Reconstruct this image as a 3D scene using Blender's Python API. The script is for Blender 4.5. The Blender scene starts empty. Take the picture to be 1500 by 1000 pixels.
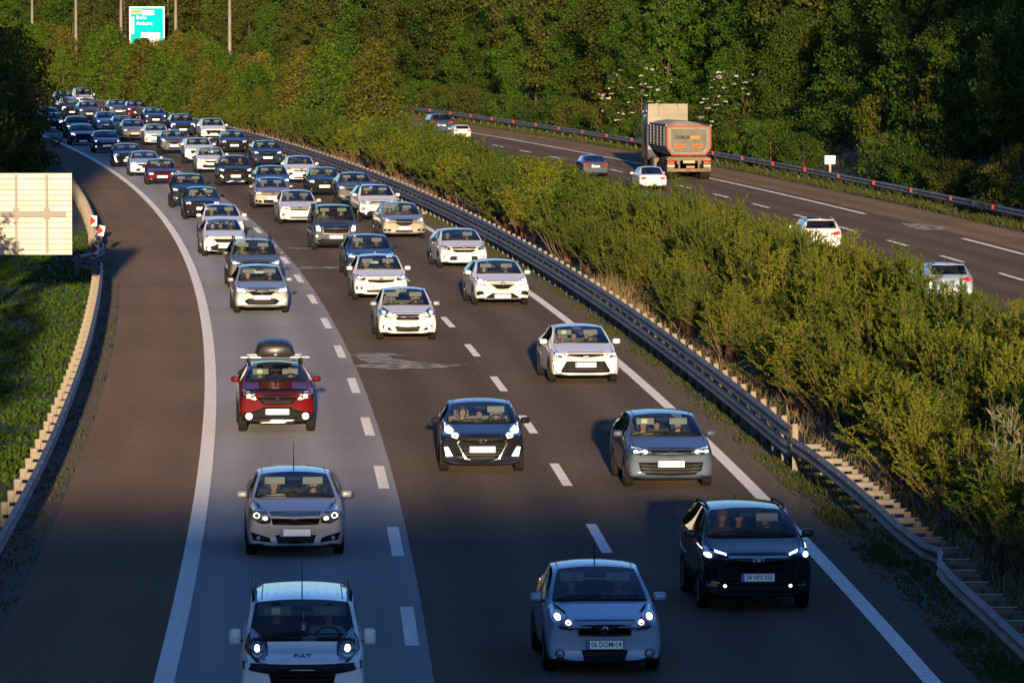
import bpy, bmesh, math, random
import numpy as np
from mathutils import Vector, Matrix
from mathutils.bvhtree import BVHTree
from mathutils.geometry import delaunay_2d_cdt
random.seed(7)
RNG = np.random.default_rng(11)
PI = math.pi
R = math.radians
scene = bpy.context.scene
COL = scene.collection

# ------------------------------------------------------------------ camera
FPX, CAMH = 8800.0, 10.0                       # focal length in photo pixels (1500 wide), eye height
PITCH = math.atan(500 / FPX)
cd = bpy.data.cameras.new('camera')
cam = bpy.data.objects.new('camera', cd); COL.objects.link(cam)
cd.sensor_width = 36.0; cd.lens = FPX / 1500 * 36.0
cd.clip_start = 1.0; cd.clip_end = 6000
cam.location = (0, 0, CAMH); cam.rotation_euler = (PI / 2 - PITCH, 0, 0)
scene.camera = cam

def gp(x, y, z=0.0):
    """ground point (at height z) seen at photo pixel x, y"""
    cp, sp = math.cos(PITCH), math.sin(PITCH)
    dx, dy, dz = x - 750, FPX * cp + (500 - y) * sp, -FPX * sp + (500 - y) * cp
    t = (z - CAMH) / dz
    return Vector((dx * t, dy * t, z))

# ------------------------------------------------------------------ road axis: the left edge line
_pts = [gp(*p) for p in [(240, 985), (285, 780), (304, 620), (306, 500), (299, 440), (278, 375), (245, 325), (200, 280), (150, 245), (100, 215), (62, 198)]]
_c = np.polyfit([p.y for p in _pts], [p.x for p in _pts], 2)
def xL(Y): return float(np.polyval(_c, Y))
def slope(Y): return float(2 * _c[0] * Y + _c[1])
def head(Y): return -math.atan(slope(Y))       # rotation about z that turns +Y along the road: z-rotation of vector (0,1) to (slope,1)
def on_road(o, Y, z=0.0):
    return Vector((xL(Y) + o, Y, z))
def solve_Y(x, o, lo=80, hi=1100):
    for _ in range(60):
        m = (lo + hi) / 2
        if (x - 750) / FPX * m < on_road(o, m).x: lo = m
        else: hi = m
    return (lo + hi) / 2

# ------------------------------------------------------------------ helpers
def tag(o, label=None, cat=None, group=None, kind=None):
    if label: o['label'] = label
    if cat: o['category'] = cat
    if group: o['group'] = group
    if kind: o['kind'] = kind
    return o
def empty(name, loc=(0, 0, 0), rz=0.0):
    o = bpy.data.objects.new(name, None); COL.objects.link(o)
    o.location = loc; o.rotation_euler = (0, 0, rz); o.empty_display_size = .3
    return o
def link(name, me, parent=None):
    o = bpy.data.objects.new(name, me); COL.objects.link(o)
    if parent: o.parent = parent
    return o
def dup(o, parent=None):
    c = o.copy(); COL.objects.link(c)
    if parent: c.parent = parent
    for ch in list(o.children): dup(ch, c)
    return c
def mesh_np(name, V, F, mats, mi=None, smooth=False):
    """V (n,3), F (m,k) uniform face size"""
    me = bpy.data.meshes.new(name)
    V = np.asarray(V, dtype=np.float32); F = np.asarray(F, dtype=np.int32)
    k = F.shape[1]
    me.vertices.add(len(V)); me.vertices.foreach_set('co', V.ravel())
    me.loops.add(F.size); me.loops.foreach_set('vertex_index', F.ravel())
    me.polygons.add(len(F)); me.polygons.foreach_set('loop_start', np.arange(0, F.size, k, dtype=np.int32))
    if smooth: me.polygons.foreach_set('use_smooth', np.ones(len(F), dtype=bool))
    for m in mats: me.materials.append(m)
    if mi is not None: me.polygons.foreach_set('material_index', np.asarray(mi, dtype=np.int32))
    me.update(calc_edges=True); me.validate()
    return me

class MB:
    def __init__(s): s.v = []; s.f = []; s.m = []; s.sm = []
    def add(s, vs, fs, mi=0, sm=False):
        n = len(s.v); s.v += [tuple(v) for v in vs]
        for f in fs: s.f.append(tuple(i + n for i in f)); s.m.append(mi); s.sm.append(sm)
        return s
    def box(s, c, d, mi=0, M=None, bev=0.0):
        x, y, z = d[0] / 2, d[1] / 2, d[2] / 2
        if bev <= 0:
            vs = [Vector((a * x, b * y, e * z)) for a in (-1, 1) for b in (-1, 1) for e in (-1, 1)]
            fs = [(0, 1, 3, 2), (4, 6, 7, 5), (0, 4, 5, 1), (2, 3, 7, 6), (0, 2, 6, 4), (1, 5, 7, 3)]
            sm = False
        else:
            bm = bmesh.new(); bmesh.ops.create_cube(bm, size=1)
            for v in bm.verts: v.co = Vector((v.co.x * d[0], v.co.y * d[1], v.co.z * d[2]))
            bmesh.ops.bevel(bm, geom=bm.edges[:], offset=bev, segments=2, affect='EDGES', profile=.5)
            bm.verts.index_update(); vs = [v.co.copy() for v in bm.verts]; fs = [[v.index for v in f.verts] for f in bm.faces]; bm.free(); sm = True
        vs = [(M @ v if M else v) + Vector(c) for v in vs]
        return s.add(vs, fs, mi, sm)
    def tube(s, pts, rads, seg=8, mi=0, cap=True, flat=1.0):
        pts = [Vector(p) for p in pts]; vs = []; fs = []
        if not hasattr(rads, '__len__'): rads = [rads] * len(pts)
        for i, p in enumerate(pts):
            t = (pts[min(i + 1, len(pts) - 1)] - pts[max(i - 1, 0)]).normalized()
            a = t.cross(Vector((0, 0, 1))) if abs(t.z) < .9 else t.cross(Vector((0, 1, 0)))
            a.normalize(); b = a.cross(t)
            for k in range(seg):
                q = 2 * PI * k / seg
                vs.append(p + a * math.cos(q) * rads[i] + b * math.sin(q) * rads[i] * flat)
        for i in range(len(pts) - 1):
            for k in range(seg):
                k2 = (k + 1) % seg
                fs.append((i * seg + k, i * seg + k2, (i + 1) * seg + k2, (i + 1) * seg + k))
        if cap:
            fs.append(tuple(range(seg))[::-1]); fs.append(tuple((len(pts) - 1) * seg + k for k in range(seg)))
        return s.add(vs, fs, mi, True)
    def lathe(s, prof, seg=24, mi=0, M=None):
        """profile (axial x, radius) around the X axis; mi may be a list per ring strip"""
        n = len(prof); vs = []
        for (a, r) in prof:
            for k in range(seg):
                q = 2 * PI * k / seg; v = Vector((a, r * math.cos(q), r * math.sin(q)))
                vs.append(M @ v if M else v)
        base = len(s.v); s.v += [tuple(v) for v in vs]
        for i in range(n - 1):
            for k in range(seg):
                k2 = (k + 1) % seg
                s.f.append((base + i * seg + k, base + i * seg + k2, base + (i + 1) * seg + k2, base + (i + 1) * seg + k))
                s.m.append(mi[i] if isinstance(mi, (list, tuple)) else mi); s.sm.append(True)
        return s
    def prism(s, poly, p0, ax, ay, az, d, mi=0):
        """extrude 2D poly in plane (ax, ay) from p0 along az by d"""
        p0, ax, ay, az = Vector(p0), Vector(ax), Vector(ay), Vector(az)
        n = len(poly)
        vs = [p0 + ax * a + ay * b for a, b in poly] + [p0 + ax * a + ay * b + az * d for a, b in poly]
        fs = [tuple(range(n))[::-1], tuple(range(n, 2 * n))] + [(i, (i + 1) % n, (i + 1) % n + n, i + n) for i in range(n)]
        return s.add(vs, fs, mi)
    def mesh(s, name, mats):
        me = bpy.data.meshes.new(name); me.from_pydata(s.v, [], s.f)
        for m in mats: me.materials.append(m)
        me.polygons.foreach_set('material_index', s.m); me.polygons.foreach_set('use_smooth', s.sm)
        me.update(); return me
    def build(s, name, mats, parent=None):
        if not isinstance(mats, (list, tuple)): mats = [mats]
        return link(name, s.mesh(name, mats), parent)

def fix_normals(o):
    bm = bmesh.new(); bm.from_mesh(o.data); bmesh.ops.recalc_face_normals(bm, faces=bm.faces[:]); bm.to_mesh(o.data); bm.free(); return o

# ------------------------------------------------------------------ materials
MATS = {}
GRAIN = 8.0
def _new(name):
    m = bpy.data.materials.new(name); m.use_nodes = True
    nt = m.node_tree; return m, nt, nt.nodes['Principled BSDF']
def nd(nt, t, **kw):
    n = nt.nodes.new(t)
    for k, v in kw.items():
        if k in n.inputs.keys(): n.inputs[k].default_value = v
        else: setattr(n, k, v)
    return n
def ramp(nt, src, stops):
    r = nt.nodes.new('ShaderNodeValToRGB'); e = r.color_ramp.elements
    while len(e) < len(stops): e.new(.5)
    for i, (p, c) in enumerate(stops): e[i].position = p; e[i].color = tuple(c) + (1,) if len(c) == 3 else c
    nt.links.new(src, r.inputs[0]); return r
def simple(name, col, rough=.5, metal=0.0, coat=0.0, emit=None, es=0.0, spec=.5):
    if name in MATS: return MATS[name]
    m, nt, b = _new(name)
    b.inputs['Base Color'].default_value = (*col, 1); b.inputs['Roughness'].default_value = rough
    b.inputs['Metallic'].default_value = metal; b.inputs['Coat Weight'].default_value = coat
    b.inputs['Coat Roughness'].default_value = .03; b.inputs['Specular IOR Level'].default_value = spec
    if emit:
        b.inputs['Emission Color'].default_value = (*emit, 1); b.inputs['Emission Strength'].default_value = es
        m.cycles.emission_sampling = 'NONE'
    MATS[name] = m; return m
def noisy(name, c1, c2, scale=3.0, rough=.8, c3=None, detail=6, bump=0.0, coords='Object', metal=0.0, lo=.35, hi=.65):
    if name in MATS: return MATS[name]
    m, nt, b = _new(name)
    tc = nd(nt, 'ShaderNodeTexCoord'); no = nd(nt, 'ShaderNodeTexNoise', Scale=scale, Detail=float(detail))
    nt.links.new(tc.outputs[coords], no.inputs['Vector'])
    st = [(lo, c1), (hi, c2)] if c3 is None else [(lo, c1), (.5, c3), (hi, c2)]
    r = ramp(nt, no.outputs['Fac'], st); nt.links.new(r.outputs[0], b.inputs['Base Color'])
    b.inputs['Roughness'].default_value = rough; b.inputs['Metallic'].default_value = metal
    if bump:
        bp = nd(nt, 'ShaderNodeBump', Strength=bump, Distance=.02); nt.links.new(no.outputs['Fac'], bp.inputs['Height'])
        nt.links.new(bp.outputs[0], b.inputs['Normal'])
    MATS[name] = m; return m
def grain(nt, b, k, scale=150.0):
    """coarse grain: every chipping leans its own way, so a low sun still catches its near side"""
    L = nt.links
    for mm in bpy.data.materials:
        if mm.node_tree == nt: mm.cycles.use_bump_map_correction = False
    tc = nd(nt, 'ShaderNodeTexCoord'); no = nd(nt, 'ShaderNodeTexNoise', Scale=scale, Detail=1.0); L.new(tc.outputs['Object'], no.inputs['Vector'])
    s1 = nd(nt, 'ShaderNodeVectorMath', operation='SUBTRACT'); L.new(no.outputs['Color'], s1.inputs[0]); s1.inputs[1].default_value = (.5, .5, .5)
    s2 = nd(nt, 'ShaderNodeVectorMath', operation='SCALE'); L.new(s1.outputs[0], s2.inputs[0]); s2.inputs['Scale'].default_value = k
    ge = nd(nt, 'ShaderNodeNewGeometry')
    s3 = nd(nt, 'ShaderNodeVectorMath', operation='ADD'); L.new(s2.outputs[0], s3.inputs[0]); L.new(ge.outputs['Normal'], s3.inputs[1])
    s4 = nd(nt, 'ShaderNodeVectorMath', operation='NORMALIZE'); L.new(s3.outputs[0], s4.inputs[0]); L.new(s4.outputs[0], b.inputs['Normal'])
def asphalt(name, c1, c2, fine=.25, rough=.75, tracks=True, lane=0.0):
    m, nt, b = _new(name); L = nt.links
    tc = nd(nt, 'ShaderNodeTexCoord')
    f = nd(nt, 'ShaderNodeTexNoise', Scale=28.0, Detail=3.0); L.new(tc.outputs['Object'], f.inputs['Vector'])
    mp = nd(nt, 'ShaderNodeMapping'); mp.inputs['Scale'].default_value = (.9, .06, 1); L.new(tc.outputs['UV'], mp.inputs['Vector'])
    g = nd(nt, 'ShaderNodeTexNoise', Scale=1.0, Detail=5.0); L.new(mp.outputs[0], g.inputs['Vector'])
    big = nd(nt, 'ShaderNodeTexNoise', Scale=.12, Detail=6.0); L.new(tc.outputs['Object'], big.inputs['Vector'])
    a = nd(nt, 'ShaderNodeMath', operation='ADD'); L.new(g.outputs['Fac'], a.inputs[0]); L.new(big.outputs['Fac'], a.inputs[1])
    a2 = nd(nt, 'ShaderNodeMath', operation='MULTIPLY_ADD'); L.new(a.outputs[0], a2.inputs[0]); a2.inputs[1].default_value = .5
    ff = nd(nt, 'ShaderNodeMath', operation='MULTIPLY_ADD'); L.new(f.outputs['Fac'], ff.inputs[0]); ff.inputs[1].default_value = fine; ff.inputs[2].default_value = -fine / 2
    L.new(ff.outputs[0], a2.inputs[2])
    r = ramp(nt, a2.outputs[0], [(.33, c1), (.67, c2)])
    # darker wheel tracks and a paler strip between them, broken up by noise: real wear along the lanes
    sx = nd(nt, 'ShaderNodeSeparateXYZ'); L.new(tc.outputs['UV'], sx.inputs[0])
    m1 = nd(nt, 'ShaderNodeMath', operation='MULTIPLY_ADD'); L.new(sx.outputs[0], m1.inputs[0]); m1.inputs[1].default_value = 2 * PI / 1.86; m1.inputs[2].default_value = lane
    m2 = nd(nt, 'ShaderNodeMath', operation='SINE'); L.new(m1.outputs[0], m2.inputs[0])
    m3 = nd(nt, 'ShaderNodeMath', operation='MULTIPLY'); L.new(m2.outputs[0], m3.inputs[0]); L.new(g.outputs['Fac'], m3.inputs[1])
    m4 = nd(nt, 'ShaderNodeMath', operation='MULTIPLY_ADD'); L.new(m3.outputs[0], m4.inputs[0]); m4.inputs[1].default_value = .26 if tracks else .05; m4.inputs[2].default_value = 1.0
    vm = nd(nt, 'ShaderNodeVectorMath', operation='SCALE'); L.new(r.outputs[0], vm.inputs[0]); L.new(m4.outputs[0], vm.inputs['Scale']); L.new(vm.outputs[0], b.inputs['Base Color'])
    grain(nt, b, GRAIN)
    b.inputs['Roughness'].default_value = rough; b.inputs['Specular IOR Level'].default_value = .35
    MATS[name] = m; return m
def leafmat(name, stops, trans=.3, rough=.6):
    m, nt, b = _new(name); L = nt.links
    ge = nd(nt, 'ShaderNodeNewGeometry'); oi = nd(nt, 'ShaderNodeObjectInfo')
    mx = nd(nt, 'ShaderNodeMath', operation='MULTIPLY_ADD'); L.new(ge.outputs['Random Per Island'], mx.inputs[0]); mx.inputs[1].default_value = .6
    m2 = nd(nt, 'ShaderNodeMath', operation='MULTIPLY'); L.new(oi.outputs['Random'], m2.inputs[0]); m2.inputs[1].default_value = .4
    L.new(m2.outputs[0], mx.inputs[2])
    r = ramp(nt, mx.outputs[0], stops); L.new(r.outputs[0], b.inputs['Base Color'])
    b.inputs['Roughness'].default_value = rough; b.inputs['Specular IOR Level'].default_value = .12
    tr = nd(nt, 'ShaderNodeBsdfTranslucent'); L.new(r.outputs[0], tr.inputs['Color'])
    ms = nd(nt, 'ShaderNodeMixShader'); ms.inputs[0].default_value = trans
    L.new(b.outputs[0], ms.inputs[1]); L.new(tr.outputs[0], ms.inputs[2]); L.new(ms.outputs[0], nt.nodes['Material Output'].inputs[0])
    MATS[name] = m; return m
def glass(name, tint, gl=1.0):
    m, nt, b = _new(name); L = nt.links
    nt.nodes.remove(b)
    t = nd(nt, 'ShaderNodeBsdfTransparent'); t.inputs[0].default_value = (*tint, 1)
    g = nd(nt, 'ShaderNodeBsdfGlossy'); g.inputs['Roughness'].default_value = .02; g.inputs['Color'].default_value = (.9, .95, 1, 1)
    lw = nd(nt, 'ShaderNodeLayerWeight', Blend=.5); pw = nd(nt, 'ShaderNodeMath', operation='POWER'); L.new(lw.outputs['Facing'], pw.inputs[0]); pw.inputs[1].default_value = 5.0
    mul = nd(nt, 'ShaderNodeMath', operation='MULTIPLY_ADD'); L.new(pw.outputs[0], mul.inputs[0]); mul.inputs[1].default_value = .9 * gl; mul.inputs[2].default_value = .045 * gl
    ms = nd(nt, 'ShaderNodeMixShader'); L.new(mul.outputs[0], ms.inputs[0]); L.new(t.outputs[0], ms.inputs[1]); L.new(g.outputs[0], ms.inputs[2])
    L.new(ms.outputs[0], nt.nodes['Material Output'].inputs[0]); MATS[name] = m; return m
def paint(name, col, metal=0.0, rough=.35):
    """car paint outside, dark trim on the inner face of the shell; a little road dust towards nothing in particular"""
    if name in MATS: return MATS[name]
    m, nt, b = _new(name); L = nt.links
    tc = nd(nt, 'ShaderNodeTexCoord'); no = nd(nt, 'ShaderNodeTexNoise', Scale=2.2, Detail=7.0); L.new(tc.outputs['Object'], no.inputs['Vector'])
    d = tuple(c * .86 + .012 for c in col)
    r = ramp(nt, no.outputs['Fac'], [(.35, col), (.7, d)]); L.new(r.outputs[0], b.inputs['Base Color'])
    b.inputs['Metallic'].default_value = metal; b.inputs['Roughness'].default_value = .55
    b.inputs['Specular IOR Level'].default_value = 0.0
    b.inputs['Coat Weight'].default_value = .85; b.inputs['Coat Roughness'].default_value = .03; b.inputs['Coat IOR'].default_value = 1.38
    df = nd(nt, 'ShaderNodeBsdfDiffuse'); df.inputs[0].default_value = (.025, .025, .028, 1)
    ge = nd(nt, 'ShaderNodeNewGeometry'); ms = nd(nt, 'ShaderNodeMixShader')
    L.new(ge.outputs['Backfacing'], ms.inputs[0]); L.new(b.outputs[0], ms.inputs[1]); L.new(df.outputs[0], ms.inputs[2])
    L.new(ms.outputs[0], nt.nodes['Material Output'].inputs[0]); MATS[name] = m; return m

# ------------------------------------------------------------------ light
SUN_EL, SUN_AZ = 4.75, -1.35                   # light travels along +Y, a touch towards -X
w = bpy.data.worlds.new('World'); scene.world = w; w.use_nodes = True
nt = w.node_tree; bg = nt.nodes['Background']; sky = nt.nodes.new('ShaderNodeTexSky')
sky.sky_type = 'NISHITA'; sky.sun_disc = False; sky.sun_elevation = R(SUN_EL); sky.sun_rotation = R(180 + SUN_AZ)
sky.ozone_density = 2.0; sky.air_density = 1.0; sky.dust_density = .1; sky.altitude = 200
tint = nt.nodes.new('ShaderNodeMix'); tint.data_type = 'RGBA'; tint.blend_type = 'MULTIPLY'; tint.inputs[0].default_value = 1.0
tint.inputs[7].default_value = (.66, .93, 1.62, 1)            # a deep blue evening sky
nt.links.new(sky.outputs[0], tint.inputs[6]); nt.links.new(tint.outputs[2], bg.inputs[0]); bg.inputs[1].default_value = .11
sd = bpy.data.lights.new('sun', 'SUN'); sd.energy = 4.6; sd.angle = R(.55); sd.color = (1.0, .735, .44)
so = bpy.data.objects.new('sun', sd); COL.objects.link(so)
tv = Vector((math.sin(R(SUN_AZ)) * math.cos(R(SUN_EL)), math.cos(R(SUN_AZ)) * math.cos(R(SUN_EL)), -math.sin(R(SUN_EL))))
so.rotation_euler = tv.to_track_quat('-Z', 'Y').to_euler(); so.location = (20, -60, 60)
scene.view_settings.view_transform = 'Standard'; scene.view_settings.look = 'None'
scene.view_settings.exposure = 1.15; scene.view_settings.gamma = 1.0
scene.cycles.max_bounces = 6; scene.cycles.transparent_max_bounces = 12
scene.cycles.diffuse_bounces = 3; scene.cycles.glossy_bounces = 3; scene.cycles.caustics_reflective = False; scene.cycles.caustics_refractive = False
# ================================================================== SETTING
M_asph = asphalt('dark_asphalt', (.096, .074, .056), (.130, .100, .076))
M_asph_l = asphalt('light_asphalt', (.262, .258, .266), (.325, .320, .330), rough=.62)
M_shoulder = asphalt('shoulder_asphalt', (.150, .105, .070), (.205, .145, .098), tracks=False)
M_brown = asphalt('dusty_shoulder', (.15, .105, .068), (.23, .165, .108))
M_gravel = noisy('gravel', (.07, .053, .042), (.20, .155, .12), 9.0, .95, detail=8, bump=.6)
M_soil = noisy('soil', (.030, .030, .014), (.10, .075, .04), .35, .95, c3=(.045, .05, .018), detail=9, bump=.4)
grain(M_gravel.node_tree, M_gravel.node_tree.nodes['Principled BSDF'], 6.0, 30.0)
M_line = noisy('road_paint', (.72, .68, .61), (.90, .87, .80), 5.0, .6, detail=8, lo=.3, hi=.5); grain(M_line.node_tree, M_line.node_tree.nodes['Principled BSDF'], 6.0)
M_patch = noisy('worn_asphalt', (.10, .085, .075), (.40, .37, .34), 2.3, .7, detail=10, lo=.42, hi=.58); grain(M_patch.node_tree, M_patch.node_tree.nodes['Principled BSDF'], 6.0)
M_galv = noisy('galvanised_steel', (.12, .108, .095), (.215, .195, .175), 1.2, .65, metal=.0, detail=7)
M_galv.node_tree.nodes['Principled BSDF'].inputs['Specular IOR Level'].default_value = .2
M_galvd = noisy('weathered_zinc', (.10, .083, .06), (.19, .155, .115), 3.0, .6, detail=6)
M_dirtyalu = noisy('sign_aluminium', (.34, .32, .28), (.47, .45, .40), 2.0, .5, detail=6)
M_post = simple('sign_post_steel', (.16, .15, .14), .6, .3)

def bank(o):
    """ground height by distance o from the left edge line"""
    if o > 39.5: return min(24.0, (o - 39.5) * .36)
    if o < -9: return min(14.0, (-9 - o) * .22)
    return 0.0
OS = [-260, -160, -100, -70, -50, -36, -26, -18, -13, -9, -6, -3.2, 0, 4, 8, 12, 14, 17, 20, 22, 26, 30, 34, 36.6, 39.5, 43, 48, 55, 65, 80, 106, 150, 220, 320]
YS = list(np.arange(60, 1160, 12))
def strip(name, o0, o1, z, mat, y0=60, y1=1150, dy=6, wob=0.0, kind='structure', n=1):
    V = []; F = []; UV = []
    ys = np.arange(y0, y1 + .01, dy)
    for i, Y in enumerate(ys):
        for k in range(n + 1):
            t = k / n; o = o0 + (o1 - o0) * t
            if wob and k in (0, n): o += wob * math.sin(i * 1.7 + k * 2.1) * .6 + wob * random.uniform(-.6, .6)
            p = on_road(o, Y); V.append((p.x, p.y, z)); UV.append((o, Y))
        if i:
            for k in range(n):
                a = (i - 1) * (n + 1) + k; F.append((a, a + 1, a + n + 2, a + n + 1))
    me = mesh_np(name, V, F, [mat]); uv = me.uv_layers.new(name='UVMap')
    li = np.zeros(len(me.loops), dtype=np.int32); me.loops.foreach_get('vertex_index', li)
    uv.data.foreach_set('uv', np.asarray(UV, dtype=np.float32)[li].ravel())
    o = link(name, me); tag(o, kind=kind); return o
# ground sheet
V = []; F = []
for i, Y in enumerate(YS):
    for o in OS:
        p = on_road(o, Y); V.append((p.x, p.y, bank(o) - .035))
n = len(OS)
for i in range(len(YS) - 1):
    for k in range(n - 1): F.append((i * n + k, i * n + k + 1, (i + 1) * n + k + 1, (i + 1) * n + k))
tag(link('ground', mesh_np('ground', V, F, [M_soil], smooth=True)), kind='structure')
# the land under and behind the bridge
m = MB(); m.add([(-400, -400, -.06), (400, -400, -.06), (400, 66, -.06), (-400, 66, -.06)], [(0, 1, 2, 3)])
tag(m.build('ground_near_bridge', M_soil), kind='structure')

strip('road_shoulder', -2.75, .02, .0, M_shoulder, n=2)
strip('gravel_verge', -3.5, -2.65, -.012, M_gravel, wob=.22, dy=2)
strip('road_lane_light', .0, 3.97, .004, M_asph_l, n=2)
strip('road', 3.95, 11.75, .0, M_asph, n=3)
strip('gravel_median_verge', 11.6, 12.25, -.012, M_gravel, wob=.16, dy=2)
strip('far_road', 21.0, 33.6, .0, M_asph, n=4)
strip('far_road_shoulder', 33.5, 36.7, -.004, M_brown, n=2, wob=.1, dy=4)
strip('edge_line', -.15, .15, .010, M_line, dy=4)
strip('median_edge_line', 11.15, 11.42, .010, M_line, dy=4)
strip('far_edge_line', 32.86, 33.10, .010, M_line, dy=4, y1=255)
strip('far_edge_line', 32.86, 33.10, .010, M_line, dy=4, y0=281)
strip('far_median_line', 21.75, 21.98, .010, M_line, dy=4)
def dashes(name, o, wdt, y0, y1, L=6.0, period=15.0):
    m = MB()
    Y = y0
    while Y < y1:
        q = [on_road(o - wdt / 2, Y), on_road(o + wdt / 2, Y), on_road(o + wdt / 2, Y + L), on_road(o - wdt / 2, Y + L)]
        m.add([(p.x, p.y, .012) for p in q], [(0, 1, 2, 3)]); Y += period
    tag(m.build(name, M_line), kind='structure')
d1 = gp(587, 815).y; d2 = gp(879, 810).y
dashes('lane_dashes', 3.72, .22, d1 - 45, 1000)
dashes('lane_dashes', 7.52, .20, d2 - 45, 1000)
d3 = gp(1264, 340).y
dashes('far_lane_dashes', 29.55, .19, d3 - 15 * 12, 1000)
dashes('far_lane_dashes', 25.65, .19, gp(1276, 384).y - 15 * 12, 1000)
# worn pale repair patches on the asphalt
def worn(pts, name='worn_patch', z=.008):
    q = [gp(*p) for p in pts]
    P = []
    for i in range(len(q)):
        a, b = q[i], q[(i + 1) % len(q)]
        for t in np.linspace(0, 1, 9)[:-1]:
            p = a.lerp(b, t); P.append((p.x + random.uniform(-.12, .12), p.y + random.uniform(-.25, .25), z))
    m = MB(); m.add(P, [tuple(range(len(P)))]); o = m.build(name, M_patch); tag(o, kind='structure')
worn([(512, 519), (560, 517), (592, 520), (566, 523), (600, 529), (640, 533), (690, 534), (650, 538), (560, 541), (507, 537), (540, 533), (528, 527)])
worn([(440, 391), (500, 391), (502, 393.5), (436, 394)])
worn([(420, 363), (458, 363), (456, 365), (420, 365)])
worn([(1318, 327), (1345, 328), (1390, 333), (1384, 337), (1345, 337), (1330, 332)])
worn([(1228, 348), (1266, 347.5), (1266, 349.5), (1230, 350)])
worn([(1150, 337), (1170, 337), (1168, 338.5), (1150, 338.5)])

# ------------------------------------------------------------------ guardrails
def wprofile(h, ribs=2):
    """W-beam section: (depth, z) from bottom to top"""
    P = []; n = ribs * 8
    for i in range(n + 1):
        t = i / n; P.append((.04 * math.sin(t * ribs * 2 * PI - PI / 2) , t * h))
    return P
def beam(mb, path, side, z0, h, ribs=2, mi=0, zf=None):
    pr = wprofile(h, ribs); n = len(pr); vs = []; fs = []
    for i, p in enumerate(path):
        a = path[max(i - 1, 0)]; b = path[min(i + 1, len(path) - 1)]
        t = (b - a).normalized(); nn = Vector((t.y, -t.x, 0)) * side
        for d, z in pr: vs.append(p + nn * d + Vector((0, 0, z0 + z)))
        for d, z in pr: vs.append(p + nn * (d - .012) + Vector((0, 0, z0 + z)))
    for i in range(len(path) - 1):
        for k in range(n - 1):
            a = i * 2 * n + k; fs.append((a, a + 1, a + 2 * n + 1, a + 2 * n)); a += n; fs.append((a, a + 2 * n, a + 2 * n + 1, a + 1))
        for k in (0, n - 1):
            a = i * 2 * n + k; fs.append((a, a + n, a + 3 * n, a + 2 * n))
    mb.add(vs, fs, mi, True)
def rail(name, label, o, y0, y1, side, beams, posth, every=2.67, spacer=.28, path=None, group=None, reflect=0, far=700, post_w=.11, pm=None, plates=True):
    """o: offset of the beam face; side: +1 posts stand to larger offset"""
    root = empty(name, on_road(o, y0)); L0 = root.location.copy()
    tag(root, label, 'guardrail', group)
    if path is None: path = [on_road(o, Y) for Y in np.arange(y0, y1 + .01, 4)]
    P = [p - L0 for p in path]
    b = MB()
    for (z0, h, ribs) in beams: beam(b, P, -side, z0, h, ribs)
    b.build('beam', M_galv, root)
    # posts along the path
    acc = 0.0; posts = []; refl = []
    nxt = 0.0; cnt = 0
    for i in range(len(P) - 1):
        a, c = P[i], P[i + 1]; L = (c - a).length
        while nxt <= acc + L:
            t = (nxt - acc) / L; p = a.lerp(c, t); d = (c - a).normalized(); posts.append((p, d, cnt)); nxt += every; cnt += 1
        acc += L
    proto = None; rest = MB()
    def shape(mb, p, d):
        nn = Vector((d.y, -d.x, 0)) * side
        M = Matrix(((nn.x, d.x, 0), (nn.y, d.y, 0), (0, 0, 1)))
        c = p + nn * (spacer + .06)
        # channel post: back web and two flanges
        mb.box((c.x, c.y, posth / 2), (post_w, .012, posth), 0, M)
        for e in (-1, 1):
            q = c + nn * e * post_w / 2; mb.box((q.x, q.y, posth / 2), (.012, .07, posth), 0, M)
        if not plates: return
        post_c = .07 if spacer < .3 else .08; q = p + nn * (spacer / 2 + .01)
        zt = beams[-1][0] + beams[-1][1]
        hb = .20 if spacer < .3 else .085; mb.box((q.x, q.y, zt - .06 - hb / 2), (spacer, post_c, hb), 0, M)
        mb.box((q.x, q.y, zt - .05), (spacer + .08, .12, .012), 0, M)
    for k, (p, d, cnt) in enumerate(posts):
        if k < 96:
            m = MB(); shape(m, Vector((0, 0, 0)), Vector((0, 1, 0)))
            if proto is None: proto = m.build('post', pm or M_galvd, root)
            ob = proto if k == 0 else proto.copy()
            if k: COL.objects.link(ob); ob.parent = root
            ob.location = (p.x, p.y, 0); ob.rotation_euler = (0, 0, math.atan2(d.y, d.x) - PI / 2)
        else: shape(rest, p, d)
    if rest.v: tag(rest.build('post', pm or M_galvd, root), kind='stuff')
    if reflect:
        rp = None
        for k, (p, d, cnt) in enumerate(posts):
            if cnt % reflect or k > 96 * 2: continue
            nn = Vector((d.y, -d.x, 0)) * side
            q = p - nn * .07; zt = beams[-1][0] + beams[-1][1]
            if rp is None:
                m = MB(); m.prism([(-.05, -.09), (.05, -.09), (.05, .05), (0, .10), (-.05, .05)], (0, -.04, 0), (1, 0, 0), (0, 0, 1), (0, 1, 0), .02)
                rp = m.build('reflector', M_red, root); ob = rp
            else: ob = rp.copy(); COL.objects.link(ob); ob.parent = root
            ob.location = (q.x, q.y, zt - .10)
    return root
M_red = simple('red_reflector', (.75, .045, .03), .8, spec=.05)
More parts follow.
